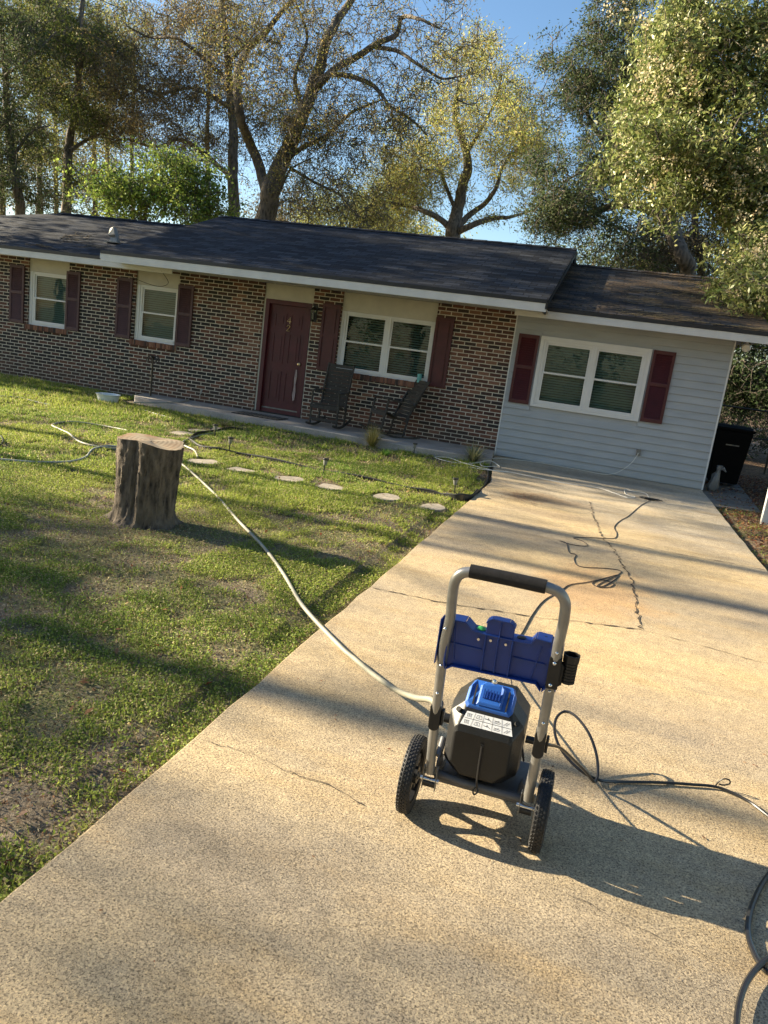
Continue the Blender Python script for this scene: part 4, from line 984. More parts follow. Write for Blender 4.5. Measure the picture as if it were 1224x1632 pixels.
def solar(x, y, label):
    global so_l
    z = float(ground_h(np.array([x]), np.array([y]))[0])
    if so_l is None:
        so_l = empty('solar_light', (x, y, z), label, 'garden light', 'solar stake lights round the bed')
        MB().tube([(0, 0, -.05), (0, 0, .12)], .008, 8).build('stake', MT['solar_top'], so_l)
        MB().lathe([(.014, .12), (.020, .125), (.030, .185), (.030, .190)], 14).build('lens', MT['solar_lens'], so_l, smooth=True)
        MB().lathe([(.038, .190), (.040, .197), (.036, .210), (.0, .213)], 14).build('cap', MT['solar_top'], so_l, smooth=True)
        o = so_l
    else: o = copy_tree(so_l)
    o.location = (x, y, z); o['label'] = label; o.rotation_euler = (rnd.uniform(-.08, .08), rnd.uniform(-.08, .08), 0)
for (x, y), lb_ in zip([(-3.68, -3.42), (-2.97, -4.30), (-1.43, -4.75), (-1.08, -1.62), (.17, -4.42)],
    ['solar stake light by the rounded left end of the bed', 'solar stake light just right of the stump, inside the edging curve', 'solar stake light in the middle of the front bed edging', 'solar stake light against the porch slab edge below the rocking chairs', 'solar stake light in the bed corner next to the driveway']): solar(x, y, lb_)

# ================================================================ SMALL THINGS BY THE HOUSE
def rocking_chair(name, loc, rz, label):
    c = empty(name, loc, label, 'rocking chair', 'two weathered rocking chairs on the porch', rz); W = MT['wood_chair']
    hw = .245
    for s_ in (-1, 1):
        x = s_*hw
        MB().tube([(x, -.24, .05), (x, -.245, .62)], .020, 8).build('leg', W, c)
        MB().tube([(x, .22, .06), (x, .24, .42)], .019, 8).build('leg', W, c)
        MB().tube([(x*.94, .20, .32), (x*.96, .30, .70), (x*.98, .46, 1.12)], .019, 8).build('back_post', W, c)
        rk = MB(); pr = [(y, .045+.30*(y-.0)**2) for y in np.linspace(-.42, .58, 14)]; rk.prism([(y, z) for y, z in pr]+[(y, z-.035) for y, z in pr[::-1]], x-.015, x+.015, 'x'); rk.build('rocker', W, c)
        MB().box(x-.038, x+.038, -.30, .30, .625, .648).build('armrest', W, c, bevel=.008)
    s = MB()
    for k in range(7): y = -.25+k*.068; z = .41-.10*(y+.25)/.5; s.box(-.235, .235, y, y+.058, z, z+.018)
    s.build('seat', W, c)
    s = MB()
    for k in range(11):
        t = .05+k*.084; y = .225+.235*t+.02*math.sin(t*3); z = .36+.78*t; s.box(-.250, .250, y-.010, y+.006, z, z+.058)
    s.build('backrest', W, c)
    MB().box(-.27, .27, -.262, -.235, .33, .40).build('seat_apron', W, c, bevel=.004); MB().box(-.26, .26, -.258, -.238, .12, .17).build('stretcher', W, c, bevel=.004)
    MB().tube([(-.26, .22, .15), (.26, .22, .15)], .013, 8).build('stretcher', W, c)
    return c
rocking_chair('rocking_chair', (-2.95, -.72, .085), .04, 'weathered wooden rocking chair facing the street beside the front door')
c2_ = rocking_chair('rocking_chair', (-1.92, -.52, .085), -.70, 'weathered rocking chair turned sideways and tipped back under the double window')
c2_.rotation_euler = (math.radians(-9), 0, -.78)
MB_m = MB(); MB_m.box(-4.72, -3.80, -.98, -.50, .087, .099); mo = MB_m.build('doormat', MT['dark']); tag(mo, 'dark patterned doormat lying before the maroon door', 'doormat')
mt_ = MB()
for k in range(9):
    for j in range(4): mt_.box(-4.67+k*.095, -4.67+k*.095+.05, -.95+j*.11, -.95+j*.11+.06, .0995, .1015)
mt_.build('mat_pattern', MT['galv'], mo)
cu = MB(); cu.lathe([(.034, 0), (.036, .0), (.042, .15), (.039, .15), (.033, .01), (.0, .01)], 16); tag(cu.build('drink_tumbler', MT['cup'], loc=(-1.56, -.012, 1.073), smooth=True), 'teal tumbler standing on the brick sill below the double window', 'tumbler')
# basin
bp_ = gz(172, 641, -.02); bw = MB(); bw.lathe([(.16, 0), (.165, .0), (.20, .13), (.215, .14), (.215, .15), (.195, .148), (.155, .02), (.0, .02)], 28)
tag(bw.build('wash_basin', MT['bowl'], loc=tuple(bp_), smooth=True), 'shallow white plastic basin on the grass by the slab end', 'basin')
# hanger pole
hp = MB(); x, y = -6.78, -.42; hp.tube([(x, y, .0), (x, y, .80)], .016, 8)
for k in range(9):
    a = k*.7; hp.tube(cr([(x, y, .80), (x+.07*math.cos(a), y+.05*math.sin(a), .86), (x+.13*math.cos(a), y+.08*math.sin(a), .80+.04*math.sin(k*2)), (x+.12*math.cos(a), y+.1*math.sin(a), .73)], 4), .009, 5)
tag(hp.build('metal_pole', MT['lamp_black']), 'thin black pole with a tangled hook top on the slab', 'pole')
# tufts
def tuft(px, py, n, h, spread, cols, name, label, z=-.03, curl=1.0, seed=1):
    c = gz(px, py, z); r = np.random.default_rng(seed); V = []; F = []; T = []
    for k in range(n):
        a = r.random()*6.283; sp = spread*r.random()**.7; L = h*(.5+.6*r.random()); w_ = .004+.004*r.random(); dx, dy = math.cos(a), math.sin(a)
        b0 = np.array([c[0]+dx*.03*r.random(), c[1]+dy*.03*r.random(), c[2]]); i = len(V)
        for t in (0, .35, .7, 1):
            p = b0+np.array([dx*sp*t**1.3, dy*sp*t**1.3, L*(t-.45*curl*t*t*sp/spread)]); wd = w_*(1-t*.85); V += [p+np.array([-dy, dx, 0])*wd, p-np.array([-dy, dx, 0])*wd]
        for q in range(3): F.append((i+2*q, i+2*q+1, i+2*q+3, i+2*q+2)); 
        cc = np.array(cols[r.integers(len(cols))])*(.7+.6*r.random()); T += [cc]*3
    o = fast_mesh(name, np.array(V), np.array(F), MT['grass'], np.array(T)); tag(o, label, 'plant'); return o
tuft(592, 712, 260, .42, .30, [(.42, .36, .13), (.30, .30, .08), (.5, .42, .2)], 'grass_tuft', 'dry yellow ornamental grass tuft at the porch edge', seed=2)
tuft(753, 738, 200, .42, .36, [(.22, .24, .12), (.35, .33, .2), (.12, .15, .06)], 'grass_tuft', 'arching spidery grass clump beside the driveway corner', seed=3)
tuft(614, 727, 120, .14, .16, [(.10, .22, .04), (.14, .28, .05)], 'weed_plant', 'small bright green weed right of the dry grass tuft', seed=4)
tuft(355, 680, 90, .16, .2, [(.3, .28, .16), (.2, .2, .1)], 'grass_tuft', 'low dry weeds against the slab near the doormat', seed=6)
# trash bin, bag, fence, post
tb = empty('trash_bin', (3.98, 1.5, -.02), 'black wheeled trash bin in the shade beside the garage corner', 'trash bin')
b = MB(); b.loft([[(-.24, -.26, .06), (.24, -.26, .06), (.24, .26, .06), (-.24, .26, .06)], [(-.31, -.34, 1.0), (.31, -.34, 1.0), (.31, .34, 1.0), (-.31, .34, 1.0)]]); b.build('bin_body', MT['bin'], tb, bevel=.02)
b = MB(); b.box(-.33, .33, -.36, .36, 1.003, 1.05); b.prism([(-.36, 1.05), (.36, 1.05), (.2, 1.09), (-.2, 1.09)], -.3, .3, 'x'); b.build('lid', MT['bin'], tb, bevel=.012)
for s_ in (-1, 1): MB().cyl((s_*.26, .26, .11), 'x', .11, .05, 20).build('wheel', MT['rubber'], tb, smooth=True)
MB().box(-.10, .12, -.327, -.310, .74, .76).build('bin_label', MT['galv'], tb)
bgm = MB(); r = random.Random(12); rgs = []
for z, rr in ((0, .06), (.06, .085), (.18, .08), (.28, .06), (.34, .03), (.40, .045), (.44, .05)):
    rgs.append([((rr*(1+r.uniform(-.3, .3)))*math.cos(2*math.pi*k/14)+z*.15, (rr*(1+r.uniform(-.3, .3)))*math.sin(2*math.pi*k/14), z) for k in range(14)])
bgm.loft(rgs); bgm.tube([(.05, 0, .38), (.12, -.03, .40), (.17, -.02, .35)], [.02, .03, .01], 9)
tag(bgm.build('plastic_bag', MT['bag'], loc=(3.66, .20, -.012), smooth=True), 'crumpled white plastic bag on the path by the siding corner', 'bag')
fe = empty('chain_link_fence', (3.6, 5.2, 0), 'dark chain link fence with metal rails running behind the trash bin', 'fence')
for k in range(6):
    MB().tube([(k*1.8, 0, -.1), (k*1.8, 0, 1.36)], .028, 8).build('post', MT['lamp_black'], fe)
MB().tube([(0, 0, 1.34), (9, 0, 1.34)], .02, 8).build('top_rail', MT['lamp_black'], fe); MB().tube([(0, 0, .72), (9, 0, .72)], .017, 8).build('mid_rail', MT['lamp_black'], fe)
mesh_ = MB()
for k in range(150):
    x = k*.06
    for s_ in (-1, 1):
        x1 = x+s_*1.25
        if 0 <= x1 <= 9: mesh_.tube([(x, .004*s_, .05), (x1, .004*s_, 1.30)], .0022, 3, cap=False)
mesh_.build('mesh', MT['galv'], fe)
pp_ = gz(1214, 832, -.02)
tag(MB().box(-.045, .045, -.045, .045, -.1, 1.25).prism([(-.05, 1.25), (.05, 1.25), (0, 1.30)], -.05, .05).build('wooden_post', MT['white'], loc=(pp_[0]+.03, pp_[1], 0), bevel=.005), 'white painted square post standing right of the driveway', 'post')

# ================================================================ GRASS
def lawn_points(n, x0, x1, y0, y1, seed):
    r = np.random.default_rng(seed); return x0+(x1-x0)*r.random(n), y0+(y1-y0)*r.random(n)
def grass_field(n, x0, x1, y0, y1, seed, size=1.0, keep=None, thr=.37, ztop=.032, clover=.6, edge=False):
    r = np.random.default_rng(seed+50); x, y = lawn_points(n, x0, x1, y0, y1, seed)
    dn = vnoise(x, y, .9, 21)*.3+vnoise(x+3, y+1, 2.9, 22)*.35+vnoise(x, y+7, 8.3, 23)*.35
    bare = 1-.75*np.exp(-((np.hypot(x-sx, y-sy)/.62)**4)); m = r.random(n) < np.clip((dn-thr)*6, .08, 1)*bare
    lx = -10.9+(y+.3)*(-.93)            # left limit of sight
    m &= x > (1.73-1.02*(y+13.3)-1.0)
    m &= ~((x > .33+.10*vnoise(y, x*0, 2.3, 44)+.05*r.random(n)**3) & (x < 3.52)) & ~((x > .16) & (y > -3.0) & (x < 3.5)); m &= ~((y > -1.36) & (x > -7.0) & (x < .4)) & (y < -.08)
    m &= np.hypot(x-sx, y-sy) > .27
    for (qx, qy, ra, rb) in STN: m &= ((x-qx)/ra)**2+((y-qy)/rb)**2 > .95+.2*r.random(n)
    if keep is not None: m &= keep(x, y, r)
    x, y, dn = x[m], y[m], dn[m]; n = len(x); z = ground_h(x, y)
    isb = r.random(n) > clover
    a = r.random(n)*2*np.pi; dist = np.hypot(x-CAM[0], y-CAM[1])
    sc = size*(.75+.5*r.random(n))
    # blades: narrow tall kite;  clover leaves: small wide kite held low
    L = np.where(isb, (.018+.042*r.random(n)**1.5), .012+.006*r.random(n))*sc; W = np.where(isb, .0022, .0062)*sc*1.15
    el = np.where(isb, np.radians(45+40*r.random(n)), np.radians(-10+60*r.random(n)))
    z0 = z+np.where(isb, -.004, .006+ztop*.75*r.random(n)*np.clip(dn*1.6, .3, 1))
    d_ = np.stack([np.cos(a)*np.cos(el), np.sin(a)*np.cos(el), np.sin(el)], 1); s_ = np.stack([-np.sin(a), np.cos(a), np.zeros(n)], 1)
    s_ = unit(s_+.4*r.normal(size=(n, 3)))
    B = np.stack([x, y, z0], 1); Lc = L[:, None]; Wc = W[:, None]
    V = np.stack([B, B+d_*Lc*.5+s_*Wc, B+d_*Lc, B+d_*Lc*.5-s_*Wc], 1).reshape(-1, 3)
    F = np.arange(4*n).reshape(-1, 4)
    g1 = np.array([.13, .215, .036]); g2 = np.array([.36, .40, .078]); g3 = np.array([.46, .39, .21]); hue = np.clip(vnoise(x, y, .7, 31)*.9+.3*r.normal(size=n), 0, 1)[:, None]
    T = g1*(1-hue)+g2*hue; dry = (r.random(n) < .14+1.1*np.clip(.5-dn, 0, 1))[:, None]; T = np.where(dry, g3, T)*(.7+.6*r.random(n))[:, None]
    return V, F, T
parts = [grass_field(640000, -5.0, .45, -12.6, -7.2, 1, .74, thr=.375), grass_field(560000, -8.0, .45, -7.2, -3.2, 2, 1.1), grass_field(300000, -11.5, .3, -3.2, -.05, 3, 1.6), grass_field(60000, -11.5, -6.5, -6.8, -3.0, 4, 1.5),
         grass_field(26000, 3.5, 5.2, -7.5, -.5, 5, 1.2, thr=.45, keep=lambda x, y, r: r.random(len(x)) < .5)]
Vs, Fs, Ts, o_ = [], [], [], 0
for V, F, T in parts: Vs.append(V); Fs.append(F+o_); Ts.append(T); o_ += len(V)
tag(fast_mesh('grass', np.concatenate(Vs), np.concatenate(Fs), MT['grass'], np.concatenate(Ts)), 'low patchy green grass and clover covering the front lawn', 'grass', kind='stuff')
# dead thatch lying flat between the plants
def thatch(n, x0, x1, y0, y1, seed, sz):
    r = np.random.default_rng(seed); x, y = lawn_points(n, x0, x1, y0, y1, seed); m = (x > (1.73-1.02*(y+13.3)-1.0)) & (np.hypot(x-sx, y-sy) > .27) & ~((x > .41)) & ~((y > -1.36) & (x > -7.0))
    for (qx, qy, ra, rb) in STN: m &= ((x-qx)/ra)**2+((y-qy)/rb)**2 > 1
    x, y = x[m], y[m]; n = len(x); a = r.random(n)*6.283; L = (sz*(.4+r.random(n)))[:, None]; W = (.0009+.0035*r.random(n)**4)[:, None]*sz/.018
    z = ground_h(x, y)+.001+.010*r.random(n); el = .35*r.normal(size=n)
    d_ = np.stack([np.cos(a), np.sin(a), el], 1); s_ = np.stack([-np.sin(a), np.cos(a), .5*r.normal(size=n)], 1); B = np.stack([x, y, z], 1)
    V = np.stack([B-d_*L*.5, B+s_*W, B+d_*L*.5, B-s_*W], 1).reshape(-1, 3); pal = np.array([(.34, .27, .17), (.22, .16, .10), (.42, .36, .25), (.12, .08, .05), (.30, .17, .09)])
    return V, np.arange(4*n).reshape(-1, 4), pal[r.integers(5, size=n)]*(.6+.7*r.random(n))[:, None]
Vs, Fs, Ts, o_ = [], [], [], 0
for V, F, T in (thatch(230000, -5.0, .42, -12.6, -7.2, 91, .020), thatch(160000, -8, .42, -7.2, -1.4, 92, .030)): Vs.append(V); Fs.append(F+o_); Ts.append(T); o_ += len(V)
tag(fast_mesh('dead_thatch', np.concatenate(Vs), np.concatenate(Fs), MT['leaf'], np.concatenate(Ts)), 'dry tan grass clippings and bits lying in bare spots of the lawn', 'thatch', kind='stuff')
# fallen leaves
def litter(n, fx, seed, size=(.02, .05)):
    r = np.random.default_rng(seed); x, y = fx(r, n); z = ground_h(x, y)+.008+.03*r.random(n); a = r.random(n)*6.283; L = (size[0]+(size[1]-size[0])*r.random(n))[:, None]
    nrm = unit(np.stack([.5*r.normal(size=n), .5*r.normal(size=n), np.ones(n)], 1)); d_ = unit(np.cross(nrm, np.stack([np.cos(a), np.sin(a), 0*a], 1))); s_ = np.cross(nrm, d_)
    B = np.stack([x, y, z], 1); V = np.stack([B-d_*L*.5, B+s_*L*.22+nrm*L*.08, B+d_*L*.5, B-s_*L*.22+nrm*L*.05], 1).reshape(-1, 3)
    pal = np.array([(.20, .10, .05), (.30, .16, .08), (.12, .06, .04), (.38, .27, .16), (.25, .08, .04)]); return V, np.arange(4*n).reshape(-1, 4), pal[r.integers(5, size=n)]*(.7+.6*r.random(n))[:, None]
Vl, Fl, Tl = litter(420, lambda r, n: (.3-4.5*r.random(n)**1.3, -2-9.8*r.random(n)), 71, (.02, .055))
keepm = ~((Vl[::4, 0] < 1.73-1.02*(Vl[::4, 1]+13.3)-.5))
tag(fast_mesh('fallen_leaves', Vl, Fl, MT['leaf'], Tl), 'brown fallen leaves scattered over the front lawn', 'leaves', kind='stuff')
Vl, Fl, Tl = litter(520, lambda r, n: (.42+3.05*r.random(n)**.9, -.1-12.2*r.random(n)), 77, (.006, .024)); Vl[:, 2] = .003+(Vl[:, 2]+.06)*.08
tag(fast_mesh('driveway_bits', Vl, Fl, MT['leaf'], Tl), 'tiny leaf scraps and grit scattered over the concrete driveway', 'debris', kind='stuff')
Vl, Fl, Tl = litter(14000, lambda r, n: (3.52+2.6*r.random(n), -8+12*r.random(n)), 72, (.025, .07))
tag(fast_mesh('leaf_litter', Vl, Fl, MT['leaf'], Tl), 'reddish brown leaf litter covering the ground right of the driveway', 'leaf litter', kind='stuff')
Vl, Fl, Tl = litter(900, lambda r, n: (.95+.16*r.normal(size=n), -3.9+.22*r.normal(size=n)), 73, (.01, .035)); Vl[:, 2] = .005+(Vl[:, 2]+.06)*.15
tag(fast_mesh('straw_patch', Vl, Fl, MT['leaf'], Tl), 'small patch of brown debris on the driveway near the bed', 'debris', kind='stuff')

# ================================================================ TREES
def leaves_mesh(C, size, cols, r, aspect=.42, up=.2, jitter=.35):
    n = len(C); nrm = unit(r.normal(size=(n, 3))+np.array([0, 0, up])); t = unit(np.cross(nrm, r.normal(size=(n, 3)))); s_ = np.cross(nrm, t)
    L = (size*(.45+1.1*r.random(n)))[:, None]; V = np.stack([C-t*L*.5, C+s_*L*aspect*.5, C+t*L*.5, C-s_*L*aspect*.5], 1).reshape(-1, 3)
    cols = np.array(cols); T = 1.3*cols[r.integers(len(cols), size=n)]*(1-jitter+2*jitter*r.random(n))[:, None]
    return V, np.arange(4*n).reshape(-1, 4), T
class Tubes:
    """many light tubes collected with numpy"""
    def __init__(s, seg=5): s.V = []; s.F = []; s.n = 0; s.seg = seg
    def add(s, P, R, seg=None):
        seg = seg or s.seg; P = np.asarray(P, float); n = len(P); T = np.gradient(P, axis=0); T = unit(T)
        ref = np.array([.3, .2, 1.0]) if abs(T[0][2]) < .9 else np.array([1., .1, 0]); u = unit(np.cross(T, ref)); w_ = np.cross(T, u)
        a = np.arange(seg)*2*np.pi/seg; R = np.asarray(R)[:, None, None]
        ring = P[:, None]+(u[:, None]*np.cos(a)[None, :, None]+w_[:, None]*np.sin(a)[None, :, None])*R
        s.V.append(ring.reshape(-1, 3)); k = np.arange(seg); j = (k+1) % seg
        for i in range(n-1): s.F.append(np.stack([s.n+i*seg+k, s.n+i*seg+j, s.n+(i+1)*seg+j, s.n+(i+1)*seg+k], 1))
        s.n += n*seg
    def build(s, name, m, parent):
        o = fast_mesh(name, np.concatenate(s.V), np.concatenate(s.F), m, None, parent); o.data.polygons.foreach_set('use_smooth', [True]*len(o.data.polygons)); return o
def tree(name, label, base, limbs, blobs, cols, seed, clumps, per, csize, lsize, group=None, mat_='leaf', twigs=3, aspect=.42, cat='tree', rtwig=.03, droop=0, bark='bark', up=.2, gap=1.0):
    """limbs: [(points3d, r0, r1)]; blobs: [(centre3d, radii3d, weight)]"""
    r = np.random.default_rng(seed); base = np.array(base, float)
    root = empty(name, tuple(base), label, cat, group); T = Tubes()
    nodes = []
    for pts, r0, r1 in limbs:
        P = np.array(cr(pts, 5))-base; L = len(P); P[1:-1] += r.normal(size=(L-2, 3))*r0*.05
        T.add(P, np.linspace(1, 0, L)**.8*(r0-r1)+r1, 9 if r0 > .08 else 6); nodes.append(P[L//5:])
    N = np.concatenate(nodes)
    wts = np.array([b_[2] for b_ in blobs]); k = r.choice(len(blobs), clumps, p=wts/wts.sum())
    u = unit(r.normal(size=(clumps, 3)))*(r.random(clumps)**.45)[:, None]
    C = np.array([blobs[i][0] for i in k])+u*np.array([blobs[i][1] for i in k])-base
    nsub = max(8, clumps//8); sub = C[:nsub]; C = sub[r.integers(nsub, size=clumps)]+r.normal(size=(clumps, 3))*csize*np.array([1.5, 1.5, .95])*gap
    dmin = np.min(np.linalg.norm(C[:, None]-N[None, ::3], axis=2), axis=1); C = C[np.argsort(dmin)]
    cap = np.zeros((len(N)+clumps*4, 3)); cap[:len(N)] = N; cnt = len(N)
    for c in C:
        dd_ = cap[:cnt]-c; i = np.argmin((dd_**2).sum(1)); s_ = cap[i]; L = np.linalg.norm(c-s_)
        if L < .02: continue
        mid = (s_+c)/2+r.normal(size=3)*L*.14+np.array([0, 0, L*.08]); q = (s_*.55+mid*.45)+r.normal(size=3)*L*.05; q2 = (c*.5+mid*.5)+r.normal(size=3)*L*.06
        P = np.array([s_, q, mid, q2, c]); r0 = min(rtwig, .010+.012*L); T.add(P, np.linspace(r0, .008, 5), 4)
        for p in (mid, q2, c): cap[cnt] = p; cnt += 1
        for t in range(twigs):
            e = c+r.normal(size=3)*csize*.9+np.array([0, 0, -droop*csize]); T.add(np.array([c*.8+q2*.2, (c+e)/2+r.normal(size=3)*csize*.1, e]), np.array([.009, .007, .004]), 3)
    T.build('trunk', MT[bark], root)
    LC = np.repeat(C, per, axis=0); LC = LC+r.normal(size=LC.shape)*csize*np.array([1, 1, .75])*.62; LC[:, 2] -= droop*csize*r.random(len(LC))
    # clump-wise shade of pigment
    V, F, Tn = leaves_mesh(LC, lsize, cols, r, aspect, up); Tn *= np.repeat(.75+.5*r.random(len(C)), per)[:, None]
    fast_mesh('crown', V, F, MT[mat_], Tn, root)
    return root
def P3(L, Y, wob=0, seed=0):
    r = random.Random(seed); return [tuple(gy(x, y, Y+(r.uniform(-wob, wob) if i else 0))) for i, (x, y) in enumerate(L)]
def B3(L, Y, dy=None):
    out_ = []
    for b_ in L:
        x, y, rx, ry, w_ = b_[:5]; YY_ = Y+(b_[5] if len(b_) > 5 else 0); c = gy(x, y, YY_); sc = (YY_-CAM[1])/FPX*1.02
        out_.append((c, (rx*sc, (dy if dy else min(rx, ry)*sc), ry*sc), w_))
    return out_
def ground_at(px, py, Y):
    p = gy(px, py, Y); return (p[0], Y, GZ)
OAKC = [(.085, .10, .028), (.14, .15, .04), (.20, .17, .05), (.11, .085, .035), (.27, .20, .06)]
GREY = [(.075, .070, .045), (.10, .085, .05), (.14, .11, .055), (.06, .06, .03)]
YEL = [(.30, .31, .09), (.36, .33, .09), (.22, .26, .07), (.38, .31, .11)]
DKG = [(.035, .055, .020), (.05, .075, .03), (.07, .09, .04), (.10, .11, .05)]
OLV = [(.07, .10, .025), (.11, .13, .035), (.19, .19, .05), (.045, .065, .02)]
# A: large forked oak behind the ridge
Y = 12; bA = ground_at(420, 345, Y); t0 = gy(424, 345, Y)
limbs = [([bA, (t0[0]-.1, Y, 3.5)]+P3([(424, 345), (434, 295), (448, 262), (464, 225), (482, 180), (503, 130), (522, 60), (548, 18), (590, -40)], Y, .4, 1), .40, .07),
    (P3([(430, 330), (415, 270), (396, 222), (384, 190), (378, 120), (395, 80), (425, 48), (455, 12), (500, -30)], Y, .8, 2), .20, .05),
    (P3([(496, 150), (530, 112), (566, 92), (600, 70), (632, 55), (640, 28), (668, 30), (700, 45)], Y, .8, 3), .13, .03),
    (P3([(500, 138), (522, 120), (552, 120), (588, 132), (606, 148), (622, 170), (655, 190), (680, 215)], Y, .8, 4), .10, .025),
    (P3([(445, 265), (478, 238), (520, 215), (560, 180), (606, 160)], Y, .8, 5), .09, .025),
    (P3([(440, 320), (455, 285), (465, 268), (500, 250)], Y, .4, 6), .05, .02), (P3([(600, 75), (635, 82), (670, 105), (705, 125), (740, 120)], Y, .6, 7), .07, .02),
    (P3([(482, 180), (470, 120), (490, 60), (470, 0)], Y, .8, 8), .09, .03), (P3([(450, 260), (500, 290), (540, 310), (570, 345)], Y, .8, 9), .06, .02)]
blobs = B3([(480, 200, 70, 70, 1.6), (420, 140, 80, 80, 1.9), (560, 60, 120, 70, 1.0), (680, 40, 75, 60, .8), (620, 140, 80, 60, .7), (540, 230, 60, 45, 1.3), (500, 300, 60, 40, .9), (640, 210, 50, 50, .7), (440, 30, 110, 70, 1.3), (700, 120, 50, 40, .35), (530, 150, 100, 90, .6), (560, 330, 45, 25, .4)], Y, 3.0)
tree('oak_tree', 'large forked oak with spreading dark limbs behind the middle of the roof', bA, limbs, blobs, OAKC, 1, 1700, 35, .30, .066, 'tall trees behind the house', droop=.5, gap=1.25)
# B: straight dark trunk left of the oak, dense brown crown
Y = 14; bB = ground_at(374, 345, Y)
limbs = [([bB, (bB[0]+.05, Y, 4)]+P3([(373, 345), (371, 280), (372, 210), (366, 130), (360, 60), (350, -30)], Y, .2, 1), .27, .08),
    (P3([(371, 285), (345, 262), (315, 236), (285, 222), (262, 232), (235, 232), (200, 222), (175, 228)], Y, .6, 2), .10, .025), (P3([(372, 175), (330, 150), (300, 140), (250, 150), (215, 130)], Y, .8, 3), .09, .025), (P3([(366, 130), (320, 90), (280, 60), (240, 60), (200, 40)], Y, .8, 4), .08, .025), (P3([(364, 100), (400, 60), (420, 10)], Y, .8, 5), .07, .02)]
blobs = B3([(300, 110, 80, 60, 1.6), (250, 160, 70, 50, 1.5), (330, 180, 60, 50, 1.3), (220, 90, 50, 50, .6), (350, 50, 80, 50, .9), (290, 30, 80, 40, .5), (270, 215, 60, 25, .6), (200, 190, 50, 40, .9), (350, 250, 30, 20, .2)], Y, 3.0)
tree('water_oak', 'straight dark trunk with a dense brown twiggy crown, left of the forked oak', bB, limbs, blobs, [(.12, .10, .045), (.16, .12, .05), (.22, .15, .06), (.09, .085, .035)], 2, 1200, 40, .30, .070, 'tall trees behind the house', droop=.4, gap=1.25)
# C: yellow-green tree farther back
Y = 22; bC = ground_at(722, 380, Y)
limbs = [([bC, (bC[0], Y, 5)]+P3([(722, 385), (722, 362), (730, 335), (736, 300), (746, 265), (738, 225), (724, 180), (735, 120)], Y, .3, 1), .42, .05),
    (P3([(724, 368), (745, 345), (772, 325), (790, 300), (802, 265), (830, 230)], Y, .8, 2), .16, .03), (P3([(722, 374), (750, 360), (785, 348), (812, 346), (850, 335)], Y, .8, 3), .17, .03),
    (P3([(722, 372), (705, 352), (680, 338), (650, 328), (610, 320), (590, 300)], Y, .8, 4), .16, .03), (P3([(728, 340), (712, 300), (695, 260), (660, 240)], Y, .8, 5), .10, .03), (P3([(740, 250), (770, 200), (790, 160), (800, 120)], Y, .8, 6), .09, .03)]
blobs = B3([(620, 305, 55, 38, 1.4), (680, 285, 60, 40, 1.1), (650, 240, 50, 40, .7), (760, 170, 60, 55, 1.0), (790, 120, 40, 25, .5), (835, 220, 45, 38, 1.2), (800, 270, 50, 30, .7), (720, 220, 50, 50, .6), (840, 180, 35, 25, .5), (600, 345, 35, 18, .5), (770, 320, 60, 25, .3), (700, 140, 50, 40, .5)], Y, 4.0)
tree('elm_tree', 'sunlit yellow-green tree with open branching crown right of centre', bC, limbs, blobs, YEL, 3, 1500, 42, .36, .095, 'tall trees behind the house')
# D: dark leaning tree at right
Y = 9; bD = ground_at(1100, 440, Y)
limbs = [([bD, (bD[0]+.1, Y, 3)]+P3([(1098, 440), (1088, 408), (1072, 375), (1058, 350), (1040, 335), (1000, 326), (955, 334), (915, 350), (880, 352)], Y, .5, 1), .25, .03),
    (P3([(1088, 405), (1075, 360), (1068, 320), (1062, 270), (1040, 220), (1030, 150), (1010, 80), (1000, 20)], Y, .6, 2), .15, .04), (P3([(1045, 235), (1000, 220), (965, 225), (945, 200), (930, 165), (915, 110)], Y, .6, 3), .09, .02),
    (P3([(1000, 326), (970, 290), (930, 275), (900, 290)], Y, .6, 4), .06, .02), (P3([(1030, 150), (985, 110), (960, 80), (985, 30)], Y, .5, 5), .06, .02)]
blobs = B3([(925, 125, 42, 45, 1.0), (950, 165, 60, 35, 1.0), (1000, 60, 45, 60, 1.1), (990, 110, 60, 40, .8), (900, 300, 45, 35, .9), (930, 335, 60, 25, 1.1), (880, 355, 45, 18, .5), (980, 280, 70, 35, .8), (1000, 220, 50, 50, .7), (1040, 180, 50, 80, .7), (950, 250, 50, 30, .4), (1010, 395, 40, 25, .3)], Y, 2.4)
tree('holly_tree', 'dark evergreen tree with long limb reaching left over the right roof ridge', bD, limbs, blobs, DKG, 4, 1300, 70, .22, .064, 'tall trees behind the house')
# second bare stem behind
Y = 12; b_ = ground_at(1110, 440, Y)
tree('sweetgum_tree', 'slender grey tree behind the dark evergreen at the right', b_, [([b_, (b_[0], Y, 3)]+P3([(1118, 440), (1110, 380), (1105, 300), (1100, 200)], Y, .3, 1), .16, .05), (P3([(1105, 300), (1150, 260), (1190, 240)], Y, .5, 2), .05, .02)],
    B3([(1080, 400, 60, 30, 1.4), (1140, 400, 60, 50, 1.6), (1110, 330, 60, 50, .9), (1180, 350, 60, 60, 1), (1020, 420, 60, 16, .7)], Y, 2.0), [(.06, .06, .035), (.09, .085, .05), (.12, .10, .06)], 5, 420, 50, .42, .08, 'tall trees behind the house')
